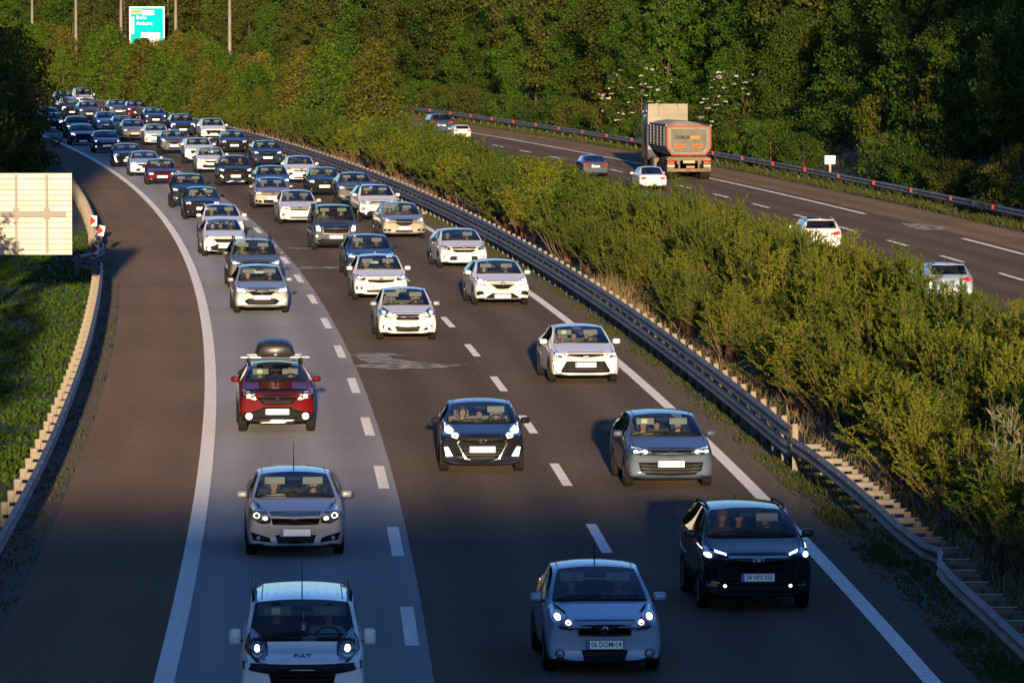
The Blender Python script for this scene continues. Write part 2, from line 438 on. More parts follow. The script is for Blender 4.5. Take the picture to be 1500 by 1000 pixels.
# near median rail: two-storey part far away, lower part close by, kinked where a car once hit it
YT = gp(1115, 655, .5).y
rail('median_guardrail', 'tall double ribbed grey guardrail running beside the median shrubs into the distance', 12.40, YT, 700, 1, [(.28, .31, 2), (.66, .31, 2)], 1.0, spacer=.10, plates=False)
def rel(px, py, z): return gp(px, py, z)
low = [on_road(12.45, YT - .4)]
for Y in np.arange(YT - 3, 104, -3): low.append(on_road(12.50 + .10 * math.sin((YT - Y) * .12), Y))
low += [on_road(12.62, 102.5), on_road(12.78, 101.5), on_road(12.72, 100.6), on_road(12.56, 99.4), on_road(12.50, 97), on_road(12.5, 92), on_road(12.5, 84)]
low = [Vector((p.x, p.y, 0)) for p in low][::-1]
rail('median_guardrail', 'low single beam guardrail with a kink and plank like spacers beside nearest median shrubs', 12.5, 84, YT, 1, [(.40, .33, 2)], .62, every=2.0, spacer=.46, path=low)
lp = [on_road(-3.25 - .10 * max(0, min(1, (Y - 120) / 60)), Y) for Y in np.arange(84, 208, 3)]
# the crushed bend near the chevron boards
lp += [on_road(-3.38, 209), on_road(-3.33, 212), on_road(-3.43, 215), on_road(-4.03, 217.2), on_road(-4.13, 219), on_road(-3.63, 222), on_road(-3.28, 226), on_road(-3.28, 231), on_road(-3.53, 236), on_road(-3.38, 242)]
lp += [on_road(-3.4, Y) for Y in np.arange(246, 700, 5)]
rail('shoulder_guardrail', 'grey guardrail with pale posts and a crushed bend along the wide dark shoulder', -3.3, 84, 700, -1, [(.38, .33, 2)], .74, path=lp, spacer=.20, every=2.67)
rail('far_guardrail', 'grey guardrail with small red reflectors below the forest on the far carriageway', 37.5, 200, 1100, 1, [(.42, .34, 2)], .70, every=4.0, reflect=3, spacer=.15, pm=simple('dull_post', (.06, .055, .05), .7))

# ------------------------------------------------------------------ signs and boards
def sign_back():
    p = gp(105, 373, 0); Y = 186.0
    xr = (105 - 750) / FPX * Y; w_, z0, z1 = 3.2, 2.12, 4.65
    root = tag(empty('road_sign', (xr - w_ / 2, Y, 0), R(1.5)), 'pale metal back of a large road sign with ribs and crossbar', 'road sign')
    m = MB()
    nb = 15; hh = (z1 - z0) / nb
    for i in range(nb):
        m.box((0, 0, z0 + hh * (i + .5)), (w_, .03, hh - .006), 0)
        m.box((0, -.02, z0 + hh * (i + 1) - .012), (w_ - .02, .02, .018), 1)
    m.build('panel', [M_dirtyalu, M_galvd], root)
    f = MB(); f.box((0, .022, (z0 + z1) / 2), (w_, .01, z1 - z0)); f.build('sign_face', simple('sign_green', (.0, .16, .11), .4), root)
    for dx in (.83, -.12, -1.07):
        q = MB(); q.box((dx, -.055, (z0 + z1) / 2), (.085, .05, z1 - z0 - .1)); q.build('stiffener', M_post, root)
        q = MB(); q.box((dx, -.09, 3.52), (.18, .02, .09)); q.box((dx, -.09, 3.26), (.18, .02, .09)); q.build('clamp', M_post, root)
    q = MB(); q.box((-.1, -.11, 3.39), (w_ - .15, .07, .17)); q.build('crossbar', M_post, root)
    q = MB(); q.tube([(-1.35, -.22, 0), (-1.35, -.22, 4.5)], .085, 12); q.build('post', M_post, root)
sign_back()
M_white = simple('white_reflective', (.70, .70, .67), .7, spec=.1)
M_redp = simple('red_reflective', (.55, .035, .02), .8, spec=.05)
def chevron(px, py, tilt, label, zc=1.05):
    p = gp(px, py, zc)
    root = tag(empty('chevron_board', (p.x, p.y, 0), 0), label, 'marker board', None)
    s = 1.0 / (880 / 10 * 0 + FPX / p.y)
    w_, h_ = 9.6 * s, 15 * s
    M = Matrix.Rotation(tilt, 3, 'Y')
    b = MB(); b.box((0, 0, zc), (w_, .012, h_), 0, M); b.build('board', M_white, root)
    t = MB(); P = [(-w_ / 2, -h_ / 2 + .0), (w_ / 2 - .03, 0), (-w_ / 2, h_ / 2 - .0)]
    t.prism([(a, c) for a, c in P], Vector((0, -.012, zc)), M @ Vector((1, 0, 0)), M @ Vector((0, 0, 1)), (0, 1, 0), .004); t.build('arrow', M_redp, root)
    q = MB(); q.tube([(0, .03, 0), (0, .03, zc + h_ * .3)], .025, 8); q.build('post', M_galv, root)
chevron(137.2, 323.5, 0.02, 'small red and white chevron board, the topmost and farthest of three')
chevron(148.2, 338, .22, 'small tilted red and white chevron board, middle one of three')
chevron(140.4, 365, .10, 'small red and white chevron board, lowest one at the rail bend', 1.4)
def white_sign():
    Y = solve_Y(1216, 38.9); p = on_road(38.9, Y)
    z = lambda py: CAMH - py * Y / FPX
    root = tag(empty('small_sign', (p.x, p.y, 0), head(Y) * 0), 'small white blank sign on a short post by far guardrail', 'sign')
    s = Y / FPX
    b = MB(); b.box((0, 0, z(234)), (15.5 * s, .02, 12.5 * s), 0, None, .008); b.build('plate', simple('white_sign_paint', (.9, .88, .82), .5), root)
    q = MB(); q.box((0, .03, z(239) / 2), (3 * s, .04, z(239))); q.build('post', noisy('wood_post', (.25, .19, .12), (.4, .32, .22), 4), root)
white_sign()
def text(body, size, mat, parent, loc, rot=(PI / 2, 0, 0), name='lettering', align='CENTER', ext=.002, sx=1.0, bold=0.0):
    cu = bpy.data.curves.new(name, 'FONT'); cu.body = body; cu.size = size; cu.align_x = align; cu.align_y = 'CENTER'; cu.extrude = ext; cu.offset = bold; cu.resolution_u = 3
    t = bpy.data.objects.new(name, cu); COL.objects.link(t)
    dg = bpy.context.evaluated_depsgraph_get(); dg.update()
    me = bpy.data.meshes.new_from_object(t.evaluated_get(dg)); bpy.data.objects.remove(t); bpy.data.curves.remove(cu)
    me.materials.clear(); me.materials.append(mat)
    o = link(name, me, parent); o.location = loc; o.rotation_euler = rot; o.scale = (sx, 1, 1); return o
def big_sign():
    Y = 735.0; s = Y / FPX
    X = (216 - 750) * s; z = lambda py: CAMH - py * s
    root = tag(empty('direction_sign', (X, Y, 0), R(-4)), 'large turquoise direction sign with white border reading Bolu and Ankara', 'road sign')
    g = simple('sign_turquoise', (.0, .55, .44), .8, spec=.05)
    W_, z1, z0 = 52 * s, z(10), z(72); zc = (z0 + z1) / 2; Hh = z1 - z0
    b = MB(); b.box((0, 0, zc), (W_, .06, Hh), 0); b.build('board', g, root)
    e = 2.2 * s
    for (x, zz, dx, dz) in ((0, z1 - e / 2, W_, e), (0, z0 + e / 2, W_, e), (-W_ / 2 + e / 2, zc, e, Hh - 2 * e), (W_ / 2 - e / 2, zc, e, Hh - 2 * e)):
        q = MB(); q.box((x, -.036, zz), (dx, .01, dz)); q.build('border', M_white, root)
    px = lambda a: (a - 216) * s
    def panel(x0, x1, y0, y1, mat, nm, yy=-.04):
        q = MB(); q.box(((px(x0) + px(x1)) / 2, yy, (z(y0) + z(y1)) / 2), (px(x1) - px(x0), .012, z(y0) - z(y1))); return q.build(nm, mat, root)
    orange = simple('sign_orange', (.75, .16, .04), .4)
    panel(193, 208, 14.2, 20.5, orange, 'route_badge'); panel(209.5, 226.5, 15.7, 22.3, M_white, 'route_badge')
    panel(192.5, 197, 25, 50, M_white, 'side_panel'); panel(207.5, 235, 48, 66, simple('sign_cream', (.9, .85, .75), .4), 'lower_panel')
    dk = simple('sign_red_text', (.45, .05, .03), .5); gt = g
    text('O-4', 5.6 * s, dk, root, (px(200.5), -.055, z(17.3)))
    text('D-100', 5.6 * s, gt, root, (px(218), -.055, z(19)))
    text('Bolu', 7.6 * s, M_white, root, (px(200), -.05, z(26)), align='LEFT', sx=1.1)
    text('Ankara', 7.6 * s, M_white, root, (px(200), -.05, z(34.5)), align='LEFT', sx=1.1)
    for dx in (-W_ * .3, W_ * .3):
        q = MB(); q.tube([(dx, .12, 0), (dx, .12, z1 - .2)], .09, 10); q.build('post', M_galv, root)
big_sign()
M_pole = noisy('lamp_pole_zinc', (.15, .125, .095), (.21, .18, .14), 1.0, .6)
def lamp(px, o, label):
    Y = solve_Y(px, o); p = on_road(o, Y)
    root = tag(empty('street_lamp', p, head(Y)), label, 'street lamp', 'tall lamp posts between the carriageways')
    q = MB(); q.tube([(0, 0, -.1), (0, 0, 6), (0, 0, 12)], [.20, .17, .11], 12); q.build('pole', M_pole, root)
    q = MB(); q.tube([(0, 0, 0), (0, 0, .5)], [.28, .24], 12); q.build('base', M_pole, root)
    for e in (-1, 1):
        q = MB(); q.tube([(0, 0, 11.9), (e * .6, 0, 12.3), (e * 1.8, 0, 12.5)], [.06, .05, .045], 8); q.build('arm', M_pole, root)
        q = MB(); q.box((e * 2.1, 0, 12.5), (.8, .28, .14), 0, None, .04); q.build('lamp_head', M_post, root)
lamp(112, 22.3, 'tallest lamp post, its foot visible beside the farthest white van')
lamp(48, 22.3, 'thin far lamp post, leftmost of the row above the dark trees')
lamp(178, 22.3, 'lamp post standing just left of the turquoise direction sign')
lamp(258, 22.3, 'lamp post standing just right of the turquoise direction sign')
lamp(337, 22.3, 'rightmost lamp post rising behind the median trees')

# ------------------------------------------------------------------ the bridge the photo is taken from
def bridge():
    root = tag(empty('overpass_bridge', (0, -4.6, 0)), 'concrete overpass bridge from which the motorway is seen, parapet towards the traffic', 'bridge')
    Mc = noisy('bridge_concrete', (.26, .25, .23), (.38, .36, .33), .8, .85, bump=.2)
    m = MB(); m.box((0, 0, 7.6), (260, 8.2, 1.5)); m.build('deck', Mc, root)
    for y in (3.85, -3.85):
        m = MB(); m.box((0, y, 9.05), (260, .35, 1.4)); m.build('parapet', Mc, root)
        m = MB()
        for z in (9.85, 9.97, 10.09): m.box((0, y, z), (260, .07, .07))
        m.build('railing', M_galv, root)
    for o in (-14, 17, 45):
        m = MB(); m.box((o, 0, 3.4), (1.4, 6.0, 6.9), 0, None, .1); m.build('pier', Mc, root)
bridge()
# ================================================================== VEGETATION
L_shrub = leafmat('shrub_leaf', [(0, (.038, .060, .003)), (.45, (.092, .130, .006)), (.85, (.160, .188, .012)), (.95, (.20, .16, .03)), (1, (.16, .08, .03))], .3)
L_shrub2 = leafmat('shrub_leaf_dark', [(0, (.022, .050, .004)), (.6, (.058, .108, .007)), (1, (.110, .148, .013))], .3)
L_grey = leafmat('silver_leaf', [(0, (.07, .09, .045)), (1, (.20, .21, .12))], .3)
L_tree = leafmat('tree_leaf', [(0, (.014, .035, .005)), (.5, (.032, .066, .007)), (1, (.068, .096, .011))], .3)
L_tree2 = leafmat('tree_leaf_bright', [(0, (.024, .060, .005)), (.6, (.050, .104, .009)), (1, (.090, .138, .014))], .35)
L_tree3 = leafmat('tree_leaf_olive', [(0, (.026, .040, .005)), (.6, (.056, .070, .009)), (1, (.096, .098, .015))], .3)
L_olive = leafmat('olive_leaf', [(0, (.040, .048, .006)), (.6, (.095, .098, .012)), (1, (.155, .140, .024))], .3)
L_grass = leafmat('grass_blade', [(0, (.026, .050, .009)), (.5, (.060, .085, .016)), (.8, (.09, .07, .03)), (1, (.10, .06, .03))], .35)
L_weed = leafmat('weed_leaf', [(0, (.020, .044, .005)), (.6, (.052, .092, .008)), (1, (.12, .14, .018))], .3)
L_verge = leafmat('verge_leaf', [(0, (.030, .045, .010)), (.45, (.060, .075, .016)), (.6, (.085, .060, .035)), (1, (.13, .085, .05))], .3)
L_dry = leafmat('dry_grass_blade', [(0, (.13, .09, .045)), (.5, (.22, .16, .08)), (1, (.35, .27, .15))], .3)
L_flower = simple('white_blossom', (.75, .72, .60), .6)
M_bark = noisy('bark', (.035, .026, .016), (.085, .063, .042), 3.0, .9, bump=.4)
M_barkl = noisy('pale_bark', (.10, .075, .045), (.19, .145, .095), 3.0, .9, bump=.3)
M_twig = noisy('twig', (.075, .038, .020), (.15, .085, .045), 4.0, .9)

def unit(a): return a / np.maximum(np.linalg.norm(a, axis=1, keepdims=True), 1e-9)
def leaves(P, D, Nn, L, W):
    """rhomb leaves folded along the midrib. P base points, D direction, Nn approx normal, L lengths, W widths -> verts, quad faces"""
    D = unit(D); S = unit(np.cross(D, Nn)); U = np.cross(S, D)
    L = L[:, None]; W = W[:, None]
    a = P; b = P + D * L * .45 + S * W * .5 + U * W * .14; c = P + D * L; d = P + D * L * .45 - S * W * .5 + U * W * .14
    V = np.stack([a, b, c, d], 1).reshape(-1, 3)
    F = np.arange(len(P) * 4).reshape(-1, 4)
    return V, F
def rnd(n): return RNG.normal(size=(n, 3))
def stems_mesh(segs, k=4):
    """segs: list of (p0, p1, r0, r1)"""
    V = []; F = []
    for p0, p1, r0, r1 in segs:
        p0, p1 = Vector(p0), Vector(p1); t = (p1 - p0).normalized()
        a = t.cross(Vector((.3, .9, .1))).normalized(); b = t.cross(a); n0 = len(V)
        for p, r in ((p0, r0), (p1, r1)):
            for q in range(k):
                an = 2 * PI * q / k; V.append(p + a * math.cos(an) * r + b * math.sin(an) * r)
        for q in range(k): F.append((n0 + q, n0 + (q + 1) % k, n0 + k + (q + 1) % k, n0 + k + q))
    return V, F
def make_shrub(name, h, spread, nst, mat, label, group, leafL=.088, leafW=.030, per=50, bare=.30, twigs=5, droop=.2):
    segs = []; P = []; D = []
    for i in range(nst):
        an = random.uniform(0, 2 * PI); rr = abs(random.gauss(0, .55)); lean = min(rr, 1.25) * spread
        hh = h * random.uniform(.72, 1.06) * (1 - .22 * min(rr, 1.2))
        b0 = Vector((math.cos(an) * random.uniform(0, .35), math.sin(an) * random.uniform(0, .35), -.05))
        tip = Vector((math.cos(an) * lean, math.sin(an) * lean, hh))
        mid = b0.lerp(tip, .5) + Vector((random.uniform(-.1, .1), random.uniform(-.1, .1), .12 * h * .5))
        pts = [b0, b0.lerp(mid, .5), mid, mid.lerp(tip, .5) + Vector((0, 0, .03)), tip]
        for a, b, r0, r1 in zip(pts[:-1], pts[1:], (.022, .017, .012, .008), (.017, .012, .008, .004)): segs.append((a, b, r0, r1))
        def pt(t):
            u = t * 4; k = min(3, int(u)); return pts[k].lerp(pts[k + 1], u - k)
        axis = [(pt(t), (pt(min(1, t + .05)) - pt(t - .05)).normalized()) for t in np.linspace(bare, 1, 10)]
        for k in range(twigs):
            t = random.uniform(bare, .92); q = pt(t)
            d = Vector((random.gauss(0, 1), random.gauss(0, 1), random.uniform(.3, 1.4))).normalized() * random.uniform(.25, .60) * (h / 2.8)
            segs.append((q, q + d, .006, .003))
            for j in range(int(per * .55)):
                u = random.uniform(.1, 1.0); P.append(q + d * u)
                D.append(d.normalized() * .8 + Vector((random.gauss(0, .7), random.gauss(0, .7), random.gauss(.1, .5))))
        for j in range(per):
            t = bare + (1 - bare) * random.random() ** .8; q = pt(t); ax = (tip - mid).normalized()
            P.append(q); D.append(ax * .9 + Vector((random.gauss(0, .6), random.gauss(0, .6), random.gauss(0, .4))))
    P = np.array(P); D = np.array(D); n = len(P)
    Nn = rnd(n) * .7 + np.array([0, -.2, .8]); L = RNG.uniform(.7, 1.3, n) * leafL
    V, F = leaves(P, D, Nn, L, L * leafW / leafL)
    sv, sf = stems_mesh(segs)
    o = link(name, mesh_np('stems', sv, sf, [M_twig], smooth=True)); tag(o, label, 'shrub', group)
    link('foliage', mesh_np('foliage', V, F, [mat]), o)
    return o
SH_G = 'willow like shrubs filling the median'
shr = [make_shrub('median_shrub', 2.7, 1.15, 40, L_shrub if i % 3 else L_shrub2, 'leafy green willow like shrub in the dense median hedge between the carriageways', SH_G) for i in range(4)]
shr_far = [make_shrub('median_shrub', 2.7, 1.25, 26, L_shrub if i % 2 else L_shrub2, 'leafy green willow like shrub in the dense median hedge between the carriageways', SH_G, leafL=.125, leafW=.05, per=40, twigs=4) for i in range(3)]
gr = make_shrub('silver_shrub', 2.3, .9, 12, L_grey, 'pale silvery leaved shrub at the right edge of the nearest median hedge', None, leafL=.14, leafW=.035, per=20, twigs=3)
p = gp(1470, 690); gr.location = on_road(14.9, 109); gr.scale = (1.0, 1.0, 1.22)
used = set()
def place(proto, loc, sc, rz, pool=None):
    if proto.name not in used: o = proto; used.add(proto.name)
    else: o = dup(proto)
    o.location = loc; o.scale = sc if hasattr(sc, '__len__') else (sc,) * 3; o.rotation_euler = (random.uniform(-.07, .07), random.uniform(-.07, .07), rz); return o
cnt = 0
Y = 74.0
while Y < 232:
    for o_ in (14.7, 16.6, 18.6, 20.2):
        yy = Y + random.uniform(-.8, .8); oo = o_ + random.uniform(-.45, .45)
        hs = random.uniform(.72, 1.20) * (1.02 if o_ < 19 else .74) * (.72 if o_ < 15 else 1.0)
        if 192 < yy < 200 and o_ < 16: continue
        if random.random() < .02: continue
        place(random.choice(shr), on_road(oo, yy), (1.0, 1.0, hs), random.uniform(0, 6.3)); cnt += 1
    Y += 3.0
while Y < 470:
    for o_ in (15.0, 17.3, 19.6):
        yy = Y + random.uniform(-1.2, 1.2)
        k = 1.25
        place(random.choice(shr_far), on_road(o_ + random.uniform(-.5, .5), yy), (k * 1.15, k * 1.15, k * random.uniform(.68, .9) * (1 if o_ < 19 else .72 if yy < 335 else .98)), random.uniform(0, 6.3)); cnt += 1
    Y += 7.6
print('shrubs', cnt)

# ---------------------------------------------------------------- trees
def make_tree(name, h, rad, base, mat, bark, label, group, nclump=46, per=120, leaf=.34, conic=0.0, clr=(.9, 1.7), trunk=.2, cat='tree', flat=.62, limb=1.0):
    root = empty(name); tag(root, label, cat, group)
    segs = []; P = []; Nn = []
    tp = [Vector((0, 0, -.3))]; x = y = 0
    for t in (.25, .5, .75, .93):
        x += random.gauss(0, .035 * h * .3); y += random.gauss(0, .035 * h * .3); tp.append(Vector((x, y, h * t)))
    rr = [trunk, trunk * .8, trunk * .58, trunk * .34, trunk * .1]
    for a, b, r0, r1 in zip(tp[:-1], tp[1:], rr[:-1], rr[1:]): segs.append((a, b, r0, r1))
    for i in range(nclump):
        t = base + (1 - base) * ((i + random.random()) / nclump)
        an = i * 2.39996 + random.uniform(-.5, .5)
        u = (t - base) / (1 - base)
        prof = (1 - u) ** .7 * 1.0 if conic > .5 else math.sqrt(max(0, 1 - (2 * u - .85) ** 2 * .72))
        rad_i = rad * prof * random.uniform(.45, 1.05)
        c = Vector((math.cos(an) * rad_i, math.sin(an) * rad_i, h * t))
        k = min(3, int(t / .94 * 4)); trunkp = tp[k].lerp(tp[min(4, k + 1)], .5)
        a0 = Vector((trunkp.x, trunkp.y, max(h * .12, c.z - rad_i * .75)))
        mid = a0.lerp(c, .55) + Vector((0, 0, -.25))
        segs.append((a0, mid, trunk * .30 * limb, trunk * .16 * limb)); segs.append((mid, c, trunk * .16 * limb, .02))
        cr = random.uniform(*clr) * (1 - .35 * u * (1 if conic > .5 else .4))
        n = int(per * cr / clr[1])
        d = unit(rnd(n)); r = RNG.uniform(.25, 1.0, (n, 1)) ** .6 * cr
        q = np.array(c) + d * r * np.array([1.0, 1.0, flat]); P.append(q); Nn.append(d + np.array([0, 0, .5]) + rnd(n) * .5)
    P = np.concatenate(P); Nn = np.concatenate(Nn); n = len(P)
    D = rnd(n) + np.array([0, 0, -.35]); L = RNG.uniform(.65, 1.35, n) * leaf
    V, F = leaves(P, D, Nn, L, L * .62)
    sv, sf = stems_mesh(segs, 6)
    link('trunk', mesh_np('trunk', sv, sf, [bark], smooth=True), root)
    link('crown', mesh_np('crown', V, F, [mat]), root)
    return root
T_A = [make_tree('broadleaf_tree', 14, 4.4, .16, (L_tree, L_tree2, L_tree3)[i], M_bark, 'dense broadleaf tree in the forest beyond the far carriageway', 'forest trees on the bank', nclump=58, per=300, leaf=.27, clr=(.9, 1.9), flat=.6, limb=.5) for i in range(3)]
T_B = [make_tree('pale_trunk_tree', 15, 4.0, .30, (L_tree3, L_tree)[i], M_barkl, 'open crowned tree with pale limbs in the forest beyond the far carriageway', 'pale limbed trees on the bank', nclump=40, per=260, leaf=.26, trunk=.15, clr=(1.0, 2.0), flat=.5, limb=.6) for i in range(2)]
T_C = [make_tree('climber_tree', 14, 2.3, .04, L_tree2, M_bark, 'slim bright green tree wrapped in leaves at the forest front', 'slim bright forest trees', nclump=52, per=120, clr=(.6, 1.1), conic=.2)]
T_D = [make_tree('median_tree', 7.0, 2.5, .05, (L_shrub2, L_olive)[i], M_bark, 'bushy pointed olive green tree in the far median beside the queue', 'pointed trees in the median', nclump=52, per=150, leaf=.24, conic=1.0, clr=(.6, 1.05), trunk=.13) for i in range(2)]
T_E = [make_tree('roadside_tree', 11, 3.4, .10, (L_tree, L_tree3)[i], M_bark, 'dark leafy tree on the bank left of the queue of cars', 'dark trees on the left bank', nclump=56, per=170, leaf=.26, clr=(.7, 1.4)) for i in range(2)]
T_F = [make_tree('bank_bush', 4.2, 2.6, .03, (L_tree2, L_tree, L_tree3)[i], M_twig, 'low leafy bush at the foot of the forest behind the far guardrail', 'bushes at the forest foot', nclump=34, per=130, leaf=.22, clr=(.6, 1.1), trunk=.06, cat='bush') for i in range(3)]
def clone(proto, loc, sc):
    pxx = 750 + FPX * loc[0] / max(loc[1], 1)
    if 540 < loc[1] < 745 and (182 if proto.name.startswith('median') else 140) < pxx < (252 if proto.name.startswith('median') else 300) and CAMH - (loc[2] + 14 * sc[2] if proto.name.split('.')[0] != 'median_tree' else 7.2 * sc[2]) < 58 * loc[1] / FPX and not (proto.name.startswith('median_tree') and loc[2] + 7.2 * sc[2] < CAMH - 52 * loc[1] / FPX): return None
    if proto.name not in used: o = proto; used.add(proto.name)
    else: o = dup(proto)
    o.location = loc; o.scale = sc; o.rotation_euler = (0, 0, random.uniform(0, 6.28)); return o
def in_view(p, r, top=30):
    if p.y < 60: return False
    x = 750 + FPX * p.x / p.y; m = r * FPX / p.y
    return -m - 40 < x < 1540 + m
nt_ = 0
def forest(o_, step, y0, y1, pool, smin, smax, jit=2.0):
    global nt_
    Y = y0
    while Y < y1:
        oo = o_ + random.uniform(-jit, jit); p = on_road(oo, Y + random.uniform(-2, 2)); p.z = bank(oo) - .2
        if oo < 44.5 and abs(750 + FPX * p.x / p.y - 1216) < 75 and p.y < 345: p.y = -1e3
        if in_view(p, 5):
            s = random.uniform(smin, smax)
            clone(random.choice(pool), p, (s, s, s * random.uniform(.9, 1.15))); nt_ += 1
        Y += step * random.uniform(.8, 1.2)
forest(39.6, 4.6, 235, 820, T_F, .42, .75, .5)
forest(42.8, 6.0, 240, 900, T_A + T_F + T_C + T_B[:1], .52, .92, 1.0)
forest(47, 7.0, 240, 960, T_A + T_B + T_C, .75, 1.1, 1.5)
forest(53, 8.0, 250, 1020, T_A + T_B, .8, 1.15)
forest(60, 9.0, 260, 1060, T_A + T_B, .85, 1.2)
forest(69, 11, 280, 1080, T_A, .9, 1.2)
forest(82, 15, 320, 1100, T_A, 1.0, 1.3)
forest(100, 22, 360, 1120, T_A, 1.1, 1.4)
# far end, where both carriageways have curved away
for k in range(26):
    Y = random.uniform(930, 1120); p = Vector((-118 + k * 4.2 + random.uniform(-2, 2), Y, bank(0)))
    if on_road(40, Y).x > p.x > on_road(-6, Y).x: p.y = 1150
    clone(random.choice(T_A), p, (1.15,) * 3); nt_ += 1
# elder bushes in flower by the lorry
def elder(px, o_, s, label):
    Y = solve_Y(px, o_); p = on_road(o_, Y); p.z = bank(o_) - .1
    t = make_tree('elder_bush', 5.2, 2.5, .04, L_tree, M_twig, label, None, nclump=40, per=130, leaf=.20, clr=(.6, 1.1), trunk=.06, cat='bush')
    m = MB()
    for i in range(70):
        an = random.uniform(0, 2 * PI); z = random.uniform(.9, 5.0); rr = 2.75 * math.sqrt(max(.05, 1 - ((z - 2.3) / 3.2) ** 2)) * random.uniform(.85, 1.1)
        c = Vector((math.cos(an) * rr, math.sin(an) * rr, z)); r = random.uniform(.08, .17)
        for j in range(7):
            q = c + Vector((random.gauss(0, r * .6), random.gauss(0, r * .6), random.gauss(0, .02)))
            vs = [q + Vector((math.cos(a) * r * .5, math.sin(a) * r * .5 , random.uniform(-.02, .03) + (.03 if a < 3 else 0))) for a in (0, 1.26, 2.5, 3.77, 5.0)]
            m.add(vs, [(0, 1, 2, 3, 4)])
    m.build('blossom', L_flower, t); t.location = p; t.scale = (s,) * 3
elder(940, 40.6, 1.0, 'elder bush dotted with white blossom just left of the dump truck')
elder(1090, 40.6, 1.05, 'elder bush dotted with white blossom just right of the dump truck')
# trees in the far median
Y = 462.0
while Y < 830:
    for o_ in (15.6, 18.4, 20.6):
        if random.random() < .14: continue
        oo = o_ + random.uniform(-.5, .5); yy = Y + random.uniform(-2, 2); p = on_road(oo, yy); f = min(1.0, .62 + (yy - 455) / 120 * .5) if yy < 540 else 1.0
        if abs(750 + FPX * p.x / yy - 112) < 16: continue
        s = random.uniform(.68, 1.08) * f
        pxx = 750 + FPX * p.x / yy
        if 176 < pxx < 256: s = min(s, (CAMH - (56 + abs(pxx - 216) * .0) * yy / FPX) / 7.3)
        if s < .3: continue
        clone(random.choice(T_D), p, (s * 1.1, s * 1.1, s)); nt_ += 1
    Y += 5.2
for px, py, s in ((548, 62, 1.0), (480, 64, 1.05), (440, 75, .95), (520, 90, .9), (300, 75, .85), (420, 95, .9), (150, 65, .9)):
    Y = solve_Y(px, 18.5); h = CAMH - py * Y / FPX; s = h / 6.9; clone(random.choice(T_D), on_road(18.5, Y), (s * 1.05, s * 1.05, s)); nt_ += 1
# left bank, in the shade of the trees nearer the bridge
def left(o_, Y, s, pool=T_E):
    global nt_
    p = on_road(o_, Y); p.z = bank(o_) - .2; clone(random.choice(pool), p, (s, s, s * random.uniform(.9, 1.15))); nt_ += 1
for Y, o_, sc_ in ((262, -8.6, .62), (272, -7.6, .66), (283, -7.0, .70), (294, -6.4, .74), (305, -6.6, .72), (318, -6.4, .70), (332, -6.2, .66), (347, -6.6, .62), (362, -6.4, .6)): left(o_ - 1.3, Y, sc_)
for Y in np.arange(376, 640, 10.0): left(-7.4 + random.uniform(-.9, .9), Y, random.uniform(.5, .7))
for Y in np.arange(250, 700, 12): left(-12.5 + random.uniform(-1.5, 1.5), Y, random.uniform(.85, 1.15))
for Y in np.arange(250, 700, 16): left(-19 + random.uniform(-2, 2), Y, random.uniform(1.0, 1.4))
for Y in (205, 222, 236): left(-13.4 + random.uniform(-.6, .6), Y, .95)
left(-7.6, 176, .44); left(-6.7, 308, .72); left(-6.2, 325, .62)
# shade trees outside the picture, on the banks by the bridge
for X, Y, s in ((-20.5, 95, 1.3), (-27, 60, 1.5), (-31, 85, 1.6), (-25, 108, 1.4), (-30, 128, 1.5), (-24.5, 150, 1.3), (-30, 172, 1.4), (-36, 150, 1.5), (-36, 110, 1.5), (-22, 192, 1.05), (-27, 200, 1.2), (-20.5, 168, .9)):
    clone(random.choice(T_E), Vector((X, Y, bank(X - xL(max(Y, 80))) - .2)), (s, s, s * 1.1)); nt_ += 1
for X, Y, s in ((-16.4, 98, .70), (-17.6, 116, .74), (-19.0, 138, .80), (-14.6, 108, .60), (-13.9, 126, .52), (-12.6, 100, .5)):
    clone(random.choice(T_E), Vector((X, Y, bank(X - xL(max(Y, 80))) - .2)), (s, s, s)); nt_ += 1
for X, Y, s in ((-26, 70, 2.0), (-25.5, 95, 2.0), (-26.5, 118, 2.0), (-27, 140, 1.9), (-35, 80, 2.1), (-36, 110, 2.1), (-37, 140, 2.1), (-28, 165, 1.8), (-38, 170, 2.0), (-46, 140, 2.1), (-30, 190, 1.7)):
    clone(random.choice(T_A), Vector((X, Y, bank(X - xL(max(Y, 80))) - .2)), (s, s, s)); nt_ += 1
for X, Y, s in ((33, 70, 1.5), (36, 95, 1.6), (34, 118, 1.5), (34, 140, 1.6), (33, 160, 1.5), (33, 182, 1.6), (31, 222, 1.6), (33, 256, 1.3), (30.5, 204, 1.45), (28.2, 238, 1.3), (38, 170, 1.6), (37, 200, 1.6), (36, 235, 1.6)):
    clone(random.choice(T_A), Vector((X, Y, bank(X - xL(Y)) - .2)), (s, s, s * 1.15)); nt_ += 1
print('trees', nt_)

